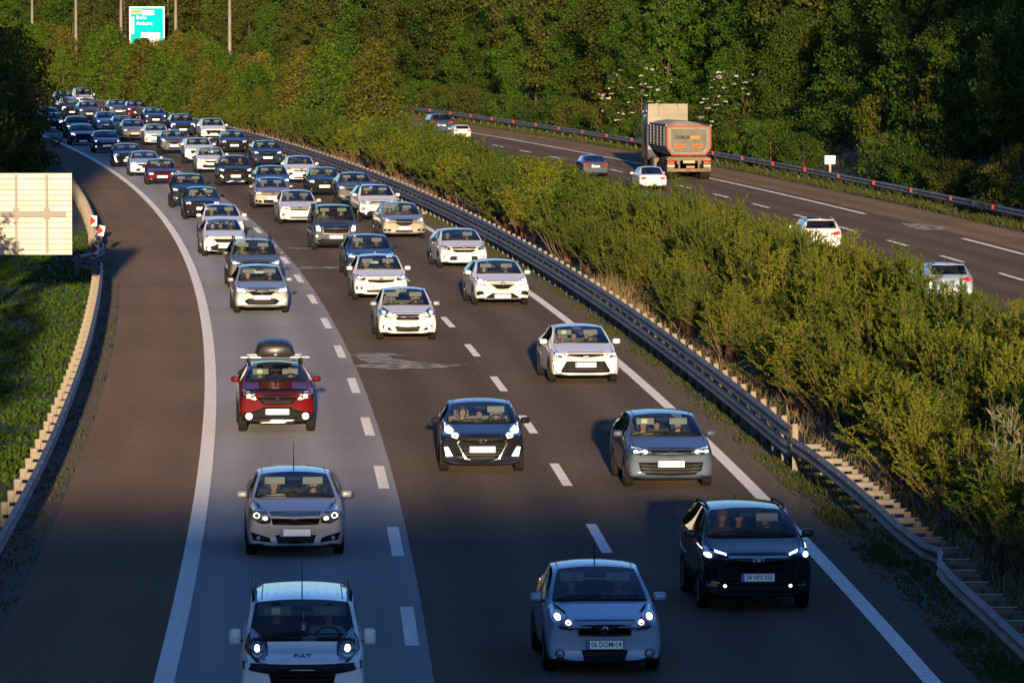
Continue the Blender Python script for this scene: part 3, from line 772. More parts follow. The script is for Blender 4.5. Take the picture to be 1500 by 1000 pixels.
# ---------------------------------------------------------------- grass and weeds (nobody could count the blades)
def blades(name, regions, mat, hmin, hmax, wd, lean=.35, curve=True, kind='stuff'):
    Ps = []; Hs = []
    for (o0, o1, y0, y1, n, hm) in regions:
        t = RNG.uniform(0, 1, n); Y = y0 * (y1 / y0) ** t
        o = RNG.uniform(o0, o1, n)
        k = max(8, int((y1 - y0) * (o1 - o0) * .35)); cY = RNG.uniform(y0, y1, k); cO = RNG.uniform(o0, o1, k); cl = np.full(n, -2.0)
        for a_ in range(0, n, 4000):
            d2 = (Y[a_:a_ + 4000, None] - cY) ** 2 * .35 + (o[a_:a_ + 4000, None] - cO) ** 2; cl[a_:a_ + 4000] = 2.2 * np.exp(-d2.min(1) / .55) - 1.1
        keep = cl > RNG.uniform(-2.2, 1.2, n); Y = Y[keep]; o = o[keep]; c = np.clip(.75 + .2 * cl[keep], .4, 1.3)
        X = np.polyval(_c, Y) + o
        Z = np.where(o > 39.5, (o - 39.5) * .36, np.where(o < -9, (-9 - o) * .22, 0)) - .04
        Ps.append(np.stack([X, Y, Z], 1)); Hs.append(RNG.uniform(hmin, hmax, len(Y)) * hm * c)
    P = np.concatenate(Ps); Hh = np.concatenate(Hs); n = len(P)
    D = rnd(n) * lean + np.array([0, 0, 1.0]); V, F = leaves(P, D, rnd(n) * .6 + np.array([0, -1, .2]), Hh, np.full(n, wd) * RNG.uniform(.6, 1.4, n))
    tag(link(name, mesh_np(name, V, F, [mat])), kind=kind)
blades('roadside_grass', [(12.6, 14.2, 84, 460, 16000, 1.5), (36.6, 38.6, 210, 820, 52000, 1.9), (38.4, 42, 220, 820, 26000, 2.2),
    (-3.8, -2.8, 84, 300, 7000, .6)], L_grass, .10, .30, .035, .5)
blades('verge_weeds', [(12.0, 12.75, 84, 460, 52000, 1.0)], L_verge, .04, .15, .035, .8)
blades('bank_weeds', [(-13, -3.7, 100, 260, 90000, 1.0), (-9, -4.4, 260, 500, 8000, 1.2)], L_weed, .08, .26, .09, 1.3)
blades('dry_grass', [(12.9, 14.6, 84, 200, 5000, 1.6), (13.0, 15.6, 188, 204, 4500, 2.6), (12.8, 14.6, 300, 470, 5000, 2.8)], L_dry, .16, .42, .028, .45)
# ================================================================== VEHICLES
PB = simple('black_trim', (.010, .010, .011), .55, spec=.12)
PG = simple('grille_black', (.004, .004, .005), .6, spec=.1)  # blackened further so the colour holds the shade of recessed intakes
CH = simple('chrome', (.45, .45, .46), .2, 1.0)
TY = simple('tyre_rubber', (.016, .015, .014), .9, spec=.1)
RIM = simple('alloy_rim', (.38, .38, .40), .3, .85)
LENS = simple('lamp_lens', (.30, .31, .33), .3, .4, 1.0)
REFL = {'w': simple('reflector_lit', (.5, .5, .5), .4, .3, emit=(1, .97, .93), es=.5), 'b': simple('reflector_lit_cool', (.5, .5, .52), .4, .3, emit=(.86, .92, 1), es=.5), 'y': simple('reflector_lit_warm', (.5, .47, .4), .4, .3, emit=(1, .84, .6), es=.3), '0': simple('reflector_dark', (.20, .21, .23), .35, .4, 1.0), 'c': simple('reflector_smoked', (.15, .155, .165), .3, .3, 1.0)}
LENSD = simple('lamp_lens_dark', (.02, .021, .024), .12, 0, 1.0, spec=.1)
E_W = simple('headlamp_white', (.9, .9, .9), .3, emit=(1, .97, .93), es=1.7)
E_B = simple('headlamp_bluish', (.9, .9, .9), .3, emit=(.86, .92, 1), es=2.0)
E_Y = simple('headlamp_warm', (.9, .85, .7), .3, emit=(1, .86, .60), es=1.5)
E_R = simple('tail_lamp', (.5, .02, .02), .6, 0, 0, emit=(1, .05, .03), es=.5, spec=.1)
RED = simple('tail_lens', (.32, .010, .010), .6, 0, 0, spec=.1)
ORG = simple('indicator_orange', (.50, .14, .015), .6, spec=.1)
PLT = simple('plate_white', (.88, .87, .84), .4)
PBL = simple('plate_blue', (.02, .08, .45), .4)
PTX = simple('plate_black', (.01, .01, .01), .5)
GW = glass('windscreen_glass', (.62, .70, .67), 1.15)
GS = glass('side_glass', (.34, .38, .37), 1.2)
INT = simple('cabin_black', (.016, .016, .018), .8)
SEAT = noisy('seat_cloth', (.03, .03, .033), (.055, .055, .06), 20, .9)
SEATB = noisy('seat_beige', (.20, .165, .12), (.28, .24, .18), 20, .8)
VIS = simple('visor_cloth', (.26, .25, .21), .9)
VISD = simple('visor_grey', (.20, .20, .195), .9)
PAINTS = {
 'white': paint('paint_white', (.64, .632, .61)), 'silver': paint('paint_silver', (.29, .295, .305), .5, .32), 'silverblue': paint('paint_silver_blue', (.25, .33, .44), .4, .32),
 'golf': paint('paint_steel', (.06, .085, .125), .4, .32), 'grey': paint('paint_grey', (.075, .078, .082), .4, .35), 'champagne': paint('paint_champagne', (.25, .225, .19), .45, .32),
 'black': paint('paint_black', (.008, .009, .012)), 'navy': paint('paint_navy', (.010, .018, .042), .2), 'teal': paint('paint_teal', (.006, .012, .018), .1),
 'slate': paint('paint_slate', (.05, .06, .075), .35), 'red': paint('paint_red', (.095, .003, .005), .25), 'maroon': paint('paint_maroon', (.06, .004, .008), .2), 'olivegrey': paint('paint_olive_grey', (.10, .098, .085), .35),
 'blue': paint('paint_blue', (.025, .05, .10), .3), 'lightblue': paint('paint_shaded_white', (.40, .47, .55), .4)}  # lightblue: white paint with the blue of shade mixed into its colour

SHAPES = {  # L, W, H, hood edge, cowl z, cowl y, roof front y, bumper bottom
 'hatch': (4.25, 1.78, 1.47, .81, 1.00, 1.05, 1.92, .18), 'sedan': (4.60, 1.78, 1.46, .80, .99, 1.12, 2.05, .18),
 'suv': (4.40, 1.83, 1.64, .94, 1.14, 1.02, 1.80, .25), 'van': (3.96, 1.72, 1.74, .98, 1.17, .72, 1.45, .24),
 'mpv': (4.35, 1.80, 1.80, .98, 1.18, .85, 1.50, .22), 'old': (4.35, 1.68, 1.39, .70, .92, 1.25, 2.00, .22)}

def mix(a, b, t): return a + (b - a) * t
def car_shell(shape, W, H, away=False):
    L, _, _, zn, zc, yc, yr, b = SHAPES[shape][:8]
    hw = W / 2; box = shape in ('van', 'mpv'); suv = shape == 'suv'; sed = shape in ('sedan', 'old')
    yrr = L - (1.30 if sed else .50 if not box else .25)
    S = []   # y, hw, zb, zs, xe, ze, zt, bow
    d = zn - b; round_ = .0 if shape == 'old' else .045
    S.append((.015, hw * (.915 if shape != 'old' else .97), b + .05, b + .56 * d, hw * .86, b + .80 * d, b + .84 * d, .15 if shape != 'old' else .05))
    S.append((.075, hw * .975, b, b + .76 * d, hw * .90, zn - .03, zn + .0, .15 if shape != 'old' else .05))
    S.append((.24, hw * .995, b, zn - .05, hw * .88, zn + .015, zn + .06, .13))
    S.append((.62, hw, b, mix(zn, zc, .25) - .03, hw * .88, mix(zn, zc, .45), mix(zn, zc, .55) + .03, .08))
    S.append((yc, hw, b, zc - .07, hw * (.90 if not box else .93), zc, zc + .025, .14))
    ym = mix(yc, yr, .5)
    S.append((ym, hw, b, zc - .04, mix(hw * (.90 if not box else .93), hw * (.74 if not box else .82), .5), mix(zc, H - .10, .54), mix(zc + .025, H - .035, .56), .13))
    xr = hw * (.74 if not box else .82)
    S.append((yr, hw, b, zc - .02, xr, H - .10, H - .035, .10))
    S.append((yr + .45, hw, b, zc, xr * 1.01, H - .07, H, .06))
    S.append((mix(yr, yrr, .66), hw, b, zc + .01, xr, H - .075, H - .005, .0))
    S.append((yrr, hw * .995, b, zc + .03, xr * .95, H - (.12 if not box else .08), H - (.055 if not box else .02), -.03))
    if sed:
        yd = L - .58
        S.append((yd, hw * .985, b, zc + .0, hw * .80, zc + .04, zc + .06, -.08))
        S.append((L - .10, hw * .95, b, zc - .06, hw * .78, zc + .02, zc + .035, -.10))
        S.append((L - .03, hw * .93, b + .02, zc - .16, hw * .76, zc - .04, zc - .03, -.10))
        S.append((L, hw * .88, b + .08, zc - .36, hw * .76, zc - .25, zc - .24, -.12))
        rg = (9, 10)
    else:
        e = .30 if not box else .10
        S.append((L - .50 + e, hw * .985, b, zc + .0, hw * .80, zc + .06, zc + .07, -.07))
        S.append((L - .09, hw * .96, b, zc - .10, hw * .79, zc - .02, zc, -.09))
        S.append((L - .02, hw * .93, b + .02, zc - .22, hw * .78, zc - .16, zc - .14, -.10))
        S.append((L, hw * .88, b + .08, zc - .44, hw * .78, zc - .34, zc - .33, -.12))
        rg = (9, 10)
    bm = bmesh.new(); cr = bm.edges.layers.float.new('crease_edge'); vc = bm.verts.layers.float.new('crease_vert')
    rows = []
    for (y, h, zb, zs, xe, ze, zt, bow) in S:
        p = [(0, zb), (h * .80, zb), (h * .955, zb + .05), (h * .995, zb + .38 * (zs - zb)), (h, zb + .72 * (zs - zb)), (h * .97, zs), (xe, ze), (xe - .055, mix(ze, zt, .25)), (xe * .5, mix(ze, zt, .82)), (0, zt)]
        row = []
        for sgn in (1, -1):
            r = []
            for i, (x, z) in enumerate(p):
                if sgn == -1 and i in (0, 9): r.append(row[0][i]); continue
                yy = y - bow * (1 - min(1, x / h) ** 2) if i > 0 else y - bow
                r.append(bm.verts.new((sgn * x, yy, z)))
            row.append(r)
        rows.append(row)
    n = len(S)
    def face(vs, mi, flip):
        try:
            f = bm.faces.new(vs[::-1] if flip else vs); f.material_index = mi; f.smooth = True; return f
        except ValueError: return None
    clad = 4
    for i in range(n - 1):
        for k in (0, 1):
            for j in range(9):
                a, c = rows[i][k], rows[i + 1][k]
                mi = 0
                if j >= 7 and i in (4, 5): mi = 1
                elif j == 5 and 5 <= i <= 8: mi = 2
                elif j >= 7 and rg[0] <= i < rg[1]: mi = 3
                elif j == 0: mi = 4
                elif suv and j in (1, 2): mi = 4
                elif j == 1: mi = 4
                face((a[j], a[j + 1], c[j + 1], c[j]), mi, k == 0)
    for i, fl in ((0, False), (n - 1, True)):
        for j in range(9):
            a, c = rows[i][0], rows[i][1]
            vs = [a[j], a[j + 1], c[j + 1], c[j]]
            u = []
            for v in vs:
                if v not in u: u.append(v)
            face(u, 4 if j == 0 else 0, fl)
    for i, j in ((4, 7), (6, 7), (9, 7), (10, 7)):
        for k in (0, 1): rows[i][k][j][vc] = .75
    for i in (5, 9):
        for k in (0, 1):
            for j in (5, 6): rows[i][k][j][vc] = .5
    hood = {rows[1][k][j] for k in (0, 1) for j in (6, 7, 8, 9)}
    sh = {rows[i][k][5] for k in (0, 1) for i in range(2, n - 1)}
    for e in bm.edges:
        if set(e.verts) <= hood: e[cr] = .45
        if set(e.verts) <= sh: e[cr] = .35
        ms = {f.material_index for f in e.link_faces}
        if len(ms) > 1: e[cr] = 1.0 if (1 in ms or 2 in ms or 3 in ms) else .3
    bmesh.ops.recalc_face_normals(bm, faces=bm.faces[:])
    me = bpy.data.meshes.new('shell'); bm.to_mesh(me); bm.free()
    o = bpy.data.objects.new('shell', me); COL.objects.link(o)
    md = o.modifiers.new('s', 'SUBSURF'); md.levels = 2; md.render_levels = 2
    dg = bpy.context.evaluated_depsgraph_get(); dg.update()
    ev = o.evaluated_get(dg).data
    V = [v.co.copy() for v in ev.vertices]; Fs = [(tuple(p.vertices), p.material_index) for p in ev.polygons]
    bpy.data.objects.remove(o); bpy.data.meshes.remove(me)
    bvh = BVHTree.FromPolygons(V, [f for f, _ in Fs])
    Fs = [(f, 5 if m == 2 and V[f[0]].x < 0 else m) for f, m in Fs]
    parts = {}
    for mi in range(6):
        idx = {}; vs = []; fs = []
        for f, m in Fs:
            if m != mi: continue
            g = []
            for v in f:
                if v not in idx: idx[v] = len(vs); vs.append(V[v])
                g.append(idx[v])
            fs.append(g)
        parts[mi] = (vs, fs)
    return parts, bvh, (L, hw, H, zn, zc, yc, yr, b, yrr)
SHELLS = {}
def shell(shape, W, H):
    k = (shape, round(W, 2), round(H, 2))
    if k not in SHELLS:
        parts, bvh, dim = car_shell(shape, W, H); me = {}
        for mi, nm in ((0, 'body'), (1, 'windscreen'), (2, 'side_window'), (5, 'side_window'), (3, 'rear_window'), (4, 'lower_trim')):
            m = MB(); m.add(parts[mi][0], parts[mi][1], 0, True); me[mi] = m
        SHELLS[k] = (me, bvh, dim)
    return SHELLS[k]

AX = {'F': (Vector((0, 1, 0)), lambda a, b: Vector((a, -9, b))), 'B': (Vector((0, -1, 0)), lambda a, b: Vector((a, 14, b))),
      'T': (Vector((0, 0, -1)), lambda a, b: Vector((a, b, 9))), 'R': (Vector((-1, 0, 0)), lambda a, b: Vector((9, a, b))), 'L': (Vector((1, 0, 0)), lambda a, b: Vector((-9, a, b)))}
def patch(mb, poly, bvh, ax='F', off=.006, step=.07, mi=0, skirt=.014):
    d, org = AX[ax]
    P = []
    for i in range(len(poly)):
        a, b = Vector(poly[i]), Vector(poly[(i + 1) % len(poly)]); n = max(1, int((b - a).length / step))
        for k in range(n): P.append(a.lerp(b, k / n))
    nb = len(P)
    x0, x1 = min(p.x for p in P), max(p.x for p in P); y0, y1 = min(p.y for p in P), max(p.y for p in P)
    def inside(x, y):
        c = False; j = nb - 1
        for i in range(nb):
            if (P[i].y > y) != (P[j].y > y) and x < (P[j].x - P[i].x) * (y - P[i].y) / (P[j].y - P[i].y) + P[i].x: c = not c
            j = i
        return c
    Q = list(P)
    nx, ny = int((x1 - x0) / step), int((y1 - y0) / step)
    for i in range(1, nx + 1):
        for j in range(1, ny + 1):
            x, y = x0 + (x1 - x0) * i / (nx + 1), y0 + (y1 - y0) * j / (ny + 1)
            if inside(x, y) and min((Vector((x, y)) - q).length for q in P) > step * .35: Q.append(Vector((x, y)))
    r = delaunay_2d_cdt([Vector((q.x, q.y)) for q in Q], [], [list(range(nb))], 1, 1e-5)
    vs = []; back = []
    for q in r[0]:
        h = bvh.ray_cast(org(q.x, q.y), d)
        if h[0] is None:
            o = org(q.x, q.y); hh = bvh.find_nearest(o + d * 9.2); co, no = hh[0], hh[1]
        else: co, no = h[0], h[1]
        if no.dot(d) > 0: no = -no
        vs.append(co + no * off); back.append(co - no * skirt)
    fs = []
    for f in r[2]:
        a, b, c = (vs[i] for i in f[:3]); nn = (b - a).cross(c - a)
        fs.append(tuple(f) if nn.dot(d) < 0 else tuple(f)[::-1])
    ec = {}
    for f in fs:
        for i in range(len(f)):
            e = (f[i], f[(i + 1) % len(f)])
            if (e[1], e[0]) in ec: ec.pop((e[1], e[0]))
            else: ec[e] = 1
    n = len(vs)
    mb.add(vs + back, fs, mi, True)
    k = len(mb.v) - 2 * n
    for (a, b) in ec: mb.f.append((k + b, k + a, k + a + n, k + b + n)); mb.m.append(mi); mb.sm.append(False)
def ell(cx, cy, rx, ry, n=14, a0=0, a1=2 * PI):
    return [(cx + rx * math.cos(a0 + (a1 - a0) * i / n), cy + ry * math.sin(a0 + (a1 - a0) * i / n)) for i in range(n)]
def ring(mb, bvh, cx, cy, rx, ry, t, ax='F', off=.02, mi=0, n=18):
    for i in range(n):
        a, b = 2 * PI * i / n, 2 * PI * (i + 1) / n
        q = [(cx + rx * math.cos(a), cy + ry * math.sin(a)), (cx + rx * math.cos(b), cy + ry * math.sin(b)), (cx + (rx - t) * math.cos(b), cy + (ry - t) * math.sin(b)), (cx + (rx - t) * math.cos(a), cy + (ry - t) * math.sin(a))]
        flatq(mb, bvh, q, ax, off, mi)
def flatq(mb, bvh, q, ax, off, mi=0):
    d, org = AX[ax]; vs = []
    for a, b in q:
        h = bvh.ray_cast(org(a, b), d)
        if h[0] is None: h = bvh.find_nearest(org(a, b) + d * 9.2)
        no = h[1] if h[1].dot(d) < 0 else -h[1]
        vs.append(h[0] + no * off)
    nn = (vs[1] - vs[0]).cross(vs[2] - vs[0])
    mb.add(vs, [tuple(range(len(vs)))] if nn.dot(d) < 0 else [tuple(range(len(vs)))[::-1]], mi)
def bar(mb, bvh, pts, wd, ax='F', off=.014, mi=0, step=.09):
    """thin strip of width wd along a polyline on the surface"""
    for (a, b) in zip(pts[:-1], pts[1:]):
        a, b = Vector(a), Vector(b); n = max(1, int((b - a).length / step)); t = (b - a).normalized(); s = Vector((-t.y, t.x)) * wd / 2
        for k in range(n):
            p, q = a.lerp(b, k / n), a.lerp(b, (k + 1) / n)
            flatq(mb, bvh, [p + s, q + s, q - s, p - s], ax, off, mi)

# ---- faces of the cars: (u, v) with u = x / half width, v = 0 at the bumper's lower edge and 1 at the bonnet's edge
FACE = {
 'golf': dict(hl=[(.92, 1.08), (.89, .90), (.68, .80), (.51, .86), (.51, .98), (.70, 1.03)], bulbs=[(.80, .93, .07, .05), (.57, .92, .045, .04)], grille=[[(0, .98), (.50, .98), (.50, .86), (0, .84)]],
   intake=[(0, .58), (.74, .58), (.70, .32), (.55, .18), (0, .15)], bars=[((.50, .49), (.72, .51)), ((.48, .38), (.70, .40)), ((.44, .28), (.64, .29))], badge=('vw', .89, .075), plate=.53),
 'astra': dict(clear='c', hl=[(.52, .72), (.70, .70), (.86, .82), (.92, 1.0), (.90, 1.17), (.80, 1.22), (.62, 1.08), (.52, .90)], bulbs=[(.79, .93, .10, .10), (.62, .86, .08, .08)], grille=[[(0, .93), (.50, .93), (.47, .68), (0, .66)]], hbar=[(0, .965, .50, .065)],
   intake=[(0, .38), (.42, .38), (.36, .15), (0, .13)], side=[(.92, .47), (.53, .30), (.50, .17), (.86, .23)], fog=(.76, .29, .045, 0), badge=('opel', .86, .06), plate=.45, slats=3),
 'elantra': dict(hl=[(.92, 1.42), (.91, 1.14), (.74, .93), (.56, .86), (.51, 1.0), (.68, 1.2)], bulbs=[(.80, 1.14, .11, .12), (.64, .99, .09, .08)], grille=[[(0, .99), (.42, .98), (.50, .93), (.46, .80), (0, .80)], [(0, .56), (.54, .56), (.56, .66), (.40, .28), (.16, .14), (0, .13)]], outline=[(.44, .99), (.59, .76), (.40, .22), (.14, .11), (0, .10)],
   fogp=[(.90, .62), (.82, .63), (.70, .31), (.86, .30)], badge=('hyundai', .83, .085), plate=.54, slats=4),
 'corolla': dict(hl=[(.95, 1.10), (.87, .83), (.54, .79), (.51, .90), (.74, 1.0)], bulbs=[(.83, .95, .05, .05), (.62, .86, .09, .05)], grille=[[(0, .97), (.52, .96), (.52, .89), (0, .84)]], intake=[(0, .66), (.56, .66), (.73, .24), (.68, .18), (0, .16)], vent=[(.95, .70), (.92, .28), (.84, .14)], badge=('toyota', .83, .085), plate=.51),
 'linea': dict(clear='c', hl=[(.56, .80), (.77, .85), (.92, 1.0), (.97, 1.24), (.83, 1.32), (.64, 1.16), (.55, .93)], bulbs=[(.79, 1.07, .085, .09), (.625, .975, .075, .075)], grille=[[(0, .96), (.45, .95), (.44, .67), (0, .66)]], goutline=.02, intake=[(0, .33), (.40, .33), (.35, .08), (0, .07)],
   fog=(.77, .24, .07, 0), badge=('round', .81, .055), plate=.46, slats=4, plateblue=True),
 'linea2': dict(clear='c', hl=[(.56, .80), (.77, .82), (.92, .95), (.97, 1.2), (.83, 1.28), (.64, 1.12), (.55, .93)], bulbs=[(.80, 1.04, .085, .085), (.63, .96, .07, .07)], grille=[[(0, .96), (.40, .95), (.37, .72), (.30, .70), (0, .70)]], goutline=.025, intake=[(0, .36), (.44, .42), (.36, .16), (0, .14)], side=[(.86, .47), (.62, .36), (.50, .20), (.82, .26)], fog=(.74, .34, .06, 1), badge=('round', .86, .05), plate=.50, slats=4),
 'cross': dict(hl=[(1.0, 1.20), (.98, 1.06), (.89, .91), (.58, .94), (.55, 1.02), (.70, 1.07), (.92, 1.14)], dark=1, bulbs=[(.88, .985, .075, .06)], drl=[[(.97, 1.15), (.95, 1.09), (.70, 1.03), (.57, .99), (.57, 1.02), (.72, 1.07)]], grille=[[(0, .93), (.52, .93), (.57, .62), (0, .61)]], hbar=[(0, .955, .53, .045)], honey=1, intake=[(0, .57), (.56, .56), (.75, .24), (.68, .10), (0, .10)], side=[(.95, .80), (.74, .70), (.74, .48), (.93, .42)], fog=(.59, .27, .03, 1), badge=('toyota', .90, .085), plate=.47),
 'sandero': dict(hl=[(.89, 1.06), (.85, .82), (.54, .71), (.48, .79), (.57, .97), (.74, 1.06)], bulbs=[(.74, .90, .085, .08), (.60, .84, .06, .06)], ind=(.83, .97, .05), grille=[[(0, .95), (.48, .94), (.50, .78), (.38, .62), (0, .60)]], intake=[(0, .52), (.36, .52), (.50, .43), (.66, .37), (.96, .37), (.93, .06), (0, .03)], fog=(.74, .22, .09, 1), skid=(.05, .45), badge=('dacia', .82, .055), plate=.37, slats=5, hood=1),
 'megane': dict(hl=[(.96, 1.15), (.91, .82), (.60, .79), (.54, 1.0), (.78, 1.13)], bulbs=[(.82, .96, .07, .06), (.66, .90, .06, .05)], grille=[[(0, 1.0), (.54, 1.0), (.42, .84), (.20, .60), (0, .58)]], outline=[(.56, .98), (.43, .82), (.20, .57), (0, .55)], intake=[(0, .37), (.36, .38), (.62, .15), (.55, .10), (0, .10)], side=[(.95, .52), (.70, .48), (.66, .32), (.93, .24)], badge=('renault', .86, .085), plate=.22),
 'taliant': dict(hl=[(.96, 1.08), (.94, .84), (.64, .74), (.54, .86), (.62, 1.0)], bulbs=[(.82, .92, .11, .08), (.66, .87, .06, .05)], grille=[[(0, 1.0), (.55, .98), (.48, .82), (.30, .64), (0, .62)]], hbar=[(0, .95, .50, .03)], intake=[(0, .50), (.50, .50), (.66, .36), (.50, .20), (0, .18)], fog=(.82, .43, .07, 1), badge=('renault', .82, .08), plate=.56),
 'clio': dict(hl=[(.94, 1.08), (.90, .88), (.62, .80), (.52, .92), (.72, 1.02)], bulbs=[(.74, .93, .06, .035)], drl=[[(.95, .95), (.88, .90), (.78, .42), (.84, .30), (.90, .66)]], grille=[[(0, 1.0), (.54, .98), (.46, .76), (.34, .68), (0, .68)]], intake=[(0, .44), (.54, .45), (.62, .22), (0, .20)], badge=('renault', .86, .08), plate=.32),
 'insignia': dict(hl=[(.95, 1.14), (.90, .88), (.64, .78), (.54, .86), (.62, 1.02), (.80, 1.14)], bulbs=[(.78, .96, .08, .07)], grille=[[(0, .99), (.40, .98), (.34, .72), (.18, .60), (0, .58)]], goutline=.03, intake=[(0, .30), (.40, .30), (.38, .18), (0, .17)], side=[(.94, .40), (.60, .38), (.60, .24), (.90, .24)], fog=(.78, .32, .05, 0), badge=('opel', .86, .07), plate=.46, slats=4),
 'astrak': dict(hl=[(.95, 1.12), (.90, .86), (.64, .78), (.54, .90), (.70, 1.02)], bulbs=[(.80, .95, .07, .06)], dark=1, grille=[[(0, .92), (.52, .92), (.46, .72), (0, .66)]], hbar=[(0, .90, .50, .035)], intake=[(0, .32), (.56, .30), (.50, .18), (0, .17)], side=[(.93, .50), (.66, .46), (.68, .34), (.90, .30)], fog=(.80, .40, .04, 1), badge=('opel', .86, .065), plate=.48, slats=2),
 'compass': dict(hl=[(.93, 1.02), (.90, .84), (.66, .80), (.62, .96), (.66, 1.0)], bulbs=[(.80, .91, .075, .075)], dark=1, grille=[[(0, .98), (.58, .98), (.56, .80), (0, .78)]], sevens=1, intake=[(0, .36), (.50, .36), (.66, .18), (.60, .06), (0, .05)], fog=(.80, .50, .08, 0), badge=None, plate=.40),
 'polo': dict(hl=[(.95, 1.08), (.92, .84), (.60, .78), (.54, .96), (.66, 1.04)], bulbs=[(.80, .92, .07, .06), (.66, .90, .055, .055)], grille=[[(0, .98), (.54, .98), (.54, .82), (0, .80)]], hbar=[(0, .82, .54, .022)], intake=[(0, .40), (.50, .40), (.44, .16), (0, .15)], side=[(.92, .42), (.58, .36), (.56, .18), (.88, .22)], fog=(.76, .30, .045, 0), badge=('vw', .89, .075), plate=.53, slats=2),
 'egea': dict(hl=[(.94, 1.10), (.90, .86), (.64, .80), (.56, .94), (.72, 1.06)], bulbs=[(.79, .95, .09, .07)], grille=[[(0, .99), (.52, .97), (.50, .84), (.40, .74), (0, .72)]], intake=[(0, .28), (.50, .28), (.44, .16), (0, .15)], fog=(.80, .42, .08, 0), badge=('round', .86, .055), plate=.50, slats=3),
 'bigsuv': dict(hl=[(.96, 1.06), (.93, .88), (.66, .84), (.62, .98)], bulbs=[(.80, .94, .09, .05)], grille=[[(0, 1.0), (.58, .98), (.60, .74), (.46, .42), (0, .40)]], honey=1, intake=[(0, .30), (.74, .30), (.66, .10), (0, .08)], fog=(.82, .48, .06, 1), skid=(.06, .55), badge=('hyundai', .88, .075), plate=.46),
 'courier': dict(hl=[(.93, 1.10), (.90, .70), (.66, .66), (.64, .90), (.70, 1.06)], bulbs=[(.79, .90, .10, .12)], grille=[[(0, 1.0), (.58, .98), (.56, .62), (0, .60)]], goutline=.022, intake=[(0, .30), (.60, .34), (.86, .24), (.66, .06), (0, .05)], fog=(.84, .48, .05, 1), badge=('oval', .84, .07), plate=.44, slats=3),
 'fiorino': dict(clear='0', hl=[(.90, 1.32), (.80, 1.50), (.56, 1.26), (.54, .96), (.74, .98), (.92, 1.14)], bulbs=[(.72, 1.16, .085, .095)], grille=[[(0, .94), (.56, .94), (.50, .60), (0, .56)]], intake=[(0, .40), (.60, .40), (.50, .12), (0, .10)], fog=(.80, .30, .05, 0), badge=None, plate=.46, slats=3),
 'old': dict(hl=[(.94, .96), (.92, .78), (.50, .76), (.50, .92)], bulbs=[(.72, .86, .17, .065)], grille=[[(0, .93), (.46, .92), (.46, .80), (0, .79)]], intake=[(0, .32), (.60, .32), (.56, .16), (0, .15)], badge=None, plate=.52),
 'gen': dict(hl=[(.95, 1.06), (.91, .86), (.62, .80), (.56, .94), (.72, 1.02)], bulbs=[(.79, .93, .09, .06)], grille=[[(0, .98), (.54, .97), (.48, .74), (0, .70)]], intake=[(0, .36), (.50, .36), (.58, .18), (0, .15)], fog=(.80, .38, .05, 0), badge=('round', .86, .055), plate=.50, slats=2),
 'lion': dict(hl=[(.95, 1.06), (.91, .90), (.62, .84), (.56, .94), (.72, 1.02)], bulbs=[(.78, .95, .06, .035)], drl=[[(.95, .94), (.84, .88), (.74, .34), (.80, .22), (.88, .52)]], grille=[[(0, 1.0), (.54, .98), (.58, .66), (.40, .50), (0, .48)]], intake=[(0, .30), (.56, .30), (.50, .12), (0, .10)], badge=('round', .82, .06), plate=.40, slats=3),
 'elled': dict(hl=[(.95, 1.08), (.92, .88), (.60, .84), (.56, .98)], bulbs=[(.76, .98, .17, .03), (.90, .78, .035, .17)], grille=[[(0, 1.0), (.54, .98), (.58, .66), (.40, .50), (0, .48)]], intake=[(0, .30), (.56, .30), (.50, .12), (0, .10)], badge=('round', .82, .06), plate=.40),
}
EMIT = {'w': E_W, 'b': E_B, 'y': E_Y, '0': LENS}
WH = {}
def wheel_mesh(r, wd):
    k = (round(r, 2), wd)
    if k not in WH:
        t = MB(); h = wd / 2
        t.lathe([(-h * .9, r * .66), (-h, r * .80), (-h * .92, r * .96), (-h * .6, r), (h * .6, r), (h * .92, r * .96), (h, r * .80), (h * .9, r * .66)], 28)
        q = MB(); q.lathe([(h * .86, r * .67), (h * .70, r * .62), (h * .45, r * .58)], 28)
        for i in range(5):
            a = 2 * PI * i / 5; M = Matrix.Rotation(a, 3, 'X')
            q.prism([(-.045, 0), (.045, 0), (.03, r * .62), (-.03, r * .62)], (h * .5, 0, 0), M @ Vector((0, 1, 0)), M @ Vector((0, 0, 1)), (1, 0, 0), .035)
        q.lathe([(h * .45, r * .60), (h * .42, .0)], 20, 1); q.lathe([(h * .8, .0), (h * .8, .05), (h * .6, .06)], 14)
        WH[k] = (t.mesh('wheel', [TY]), q.mesh('rim', [RIM, PB]))
    return WH[k]
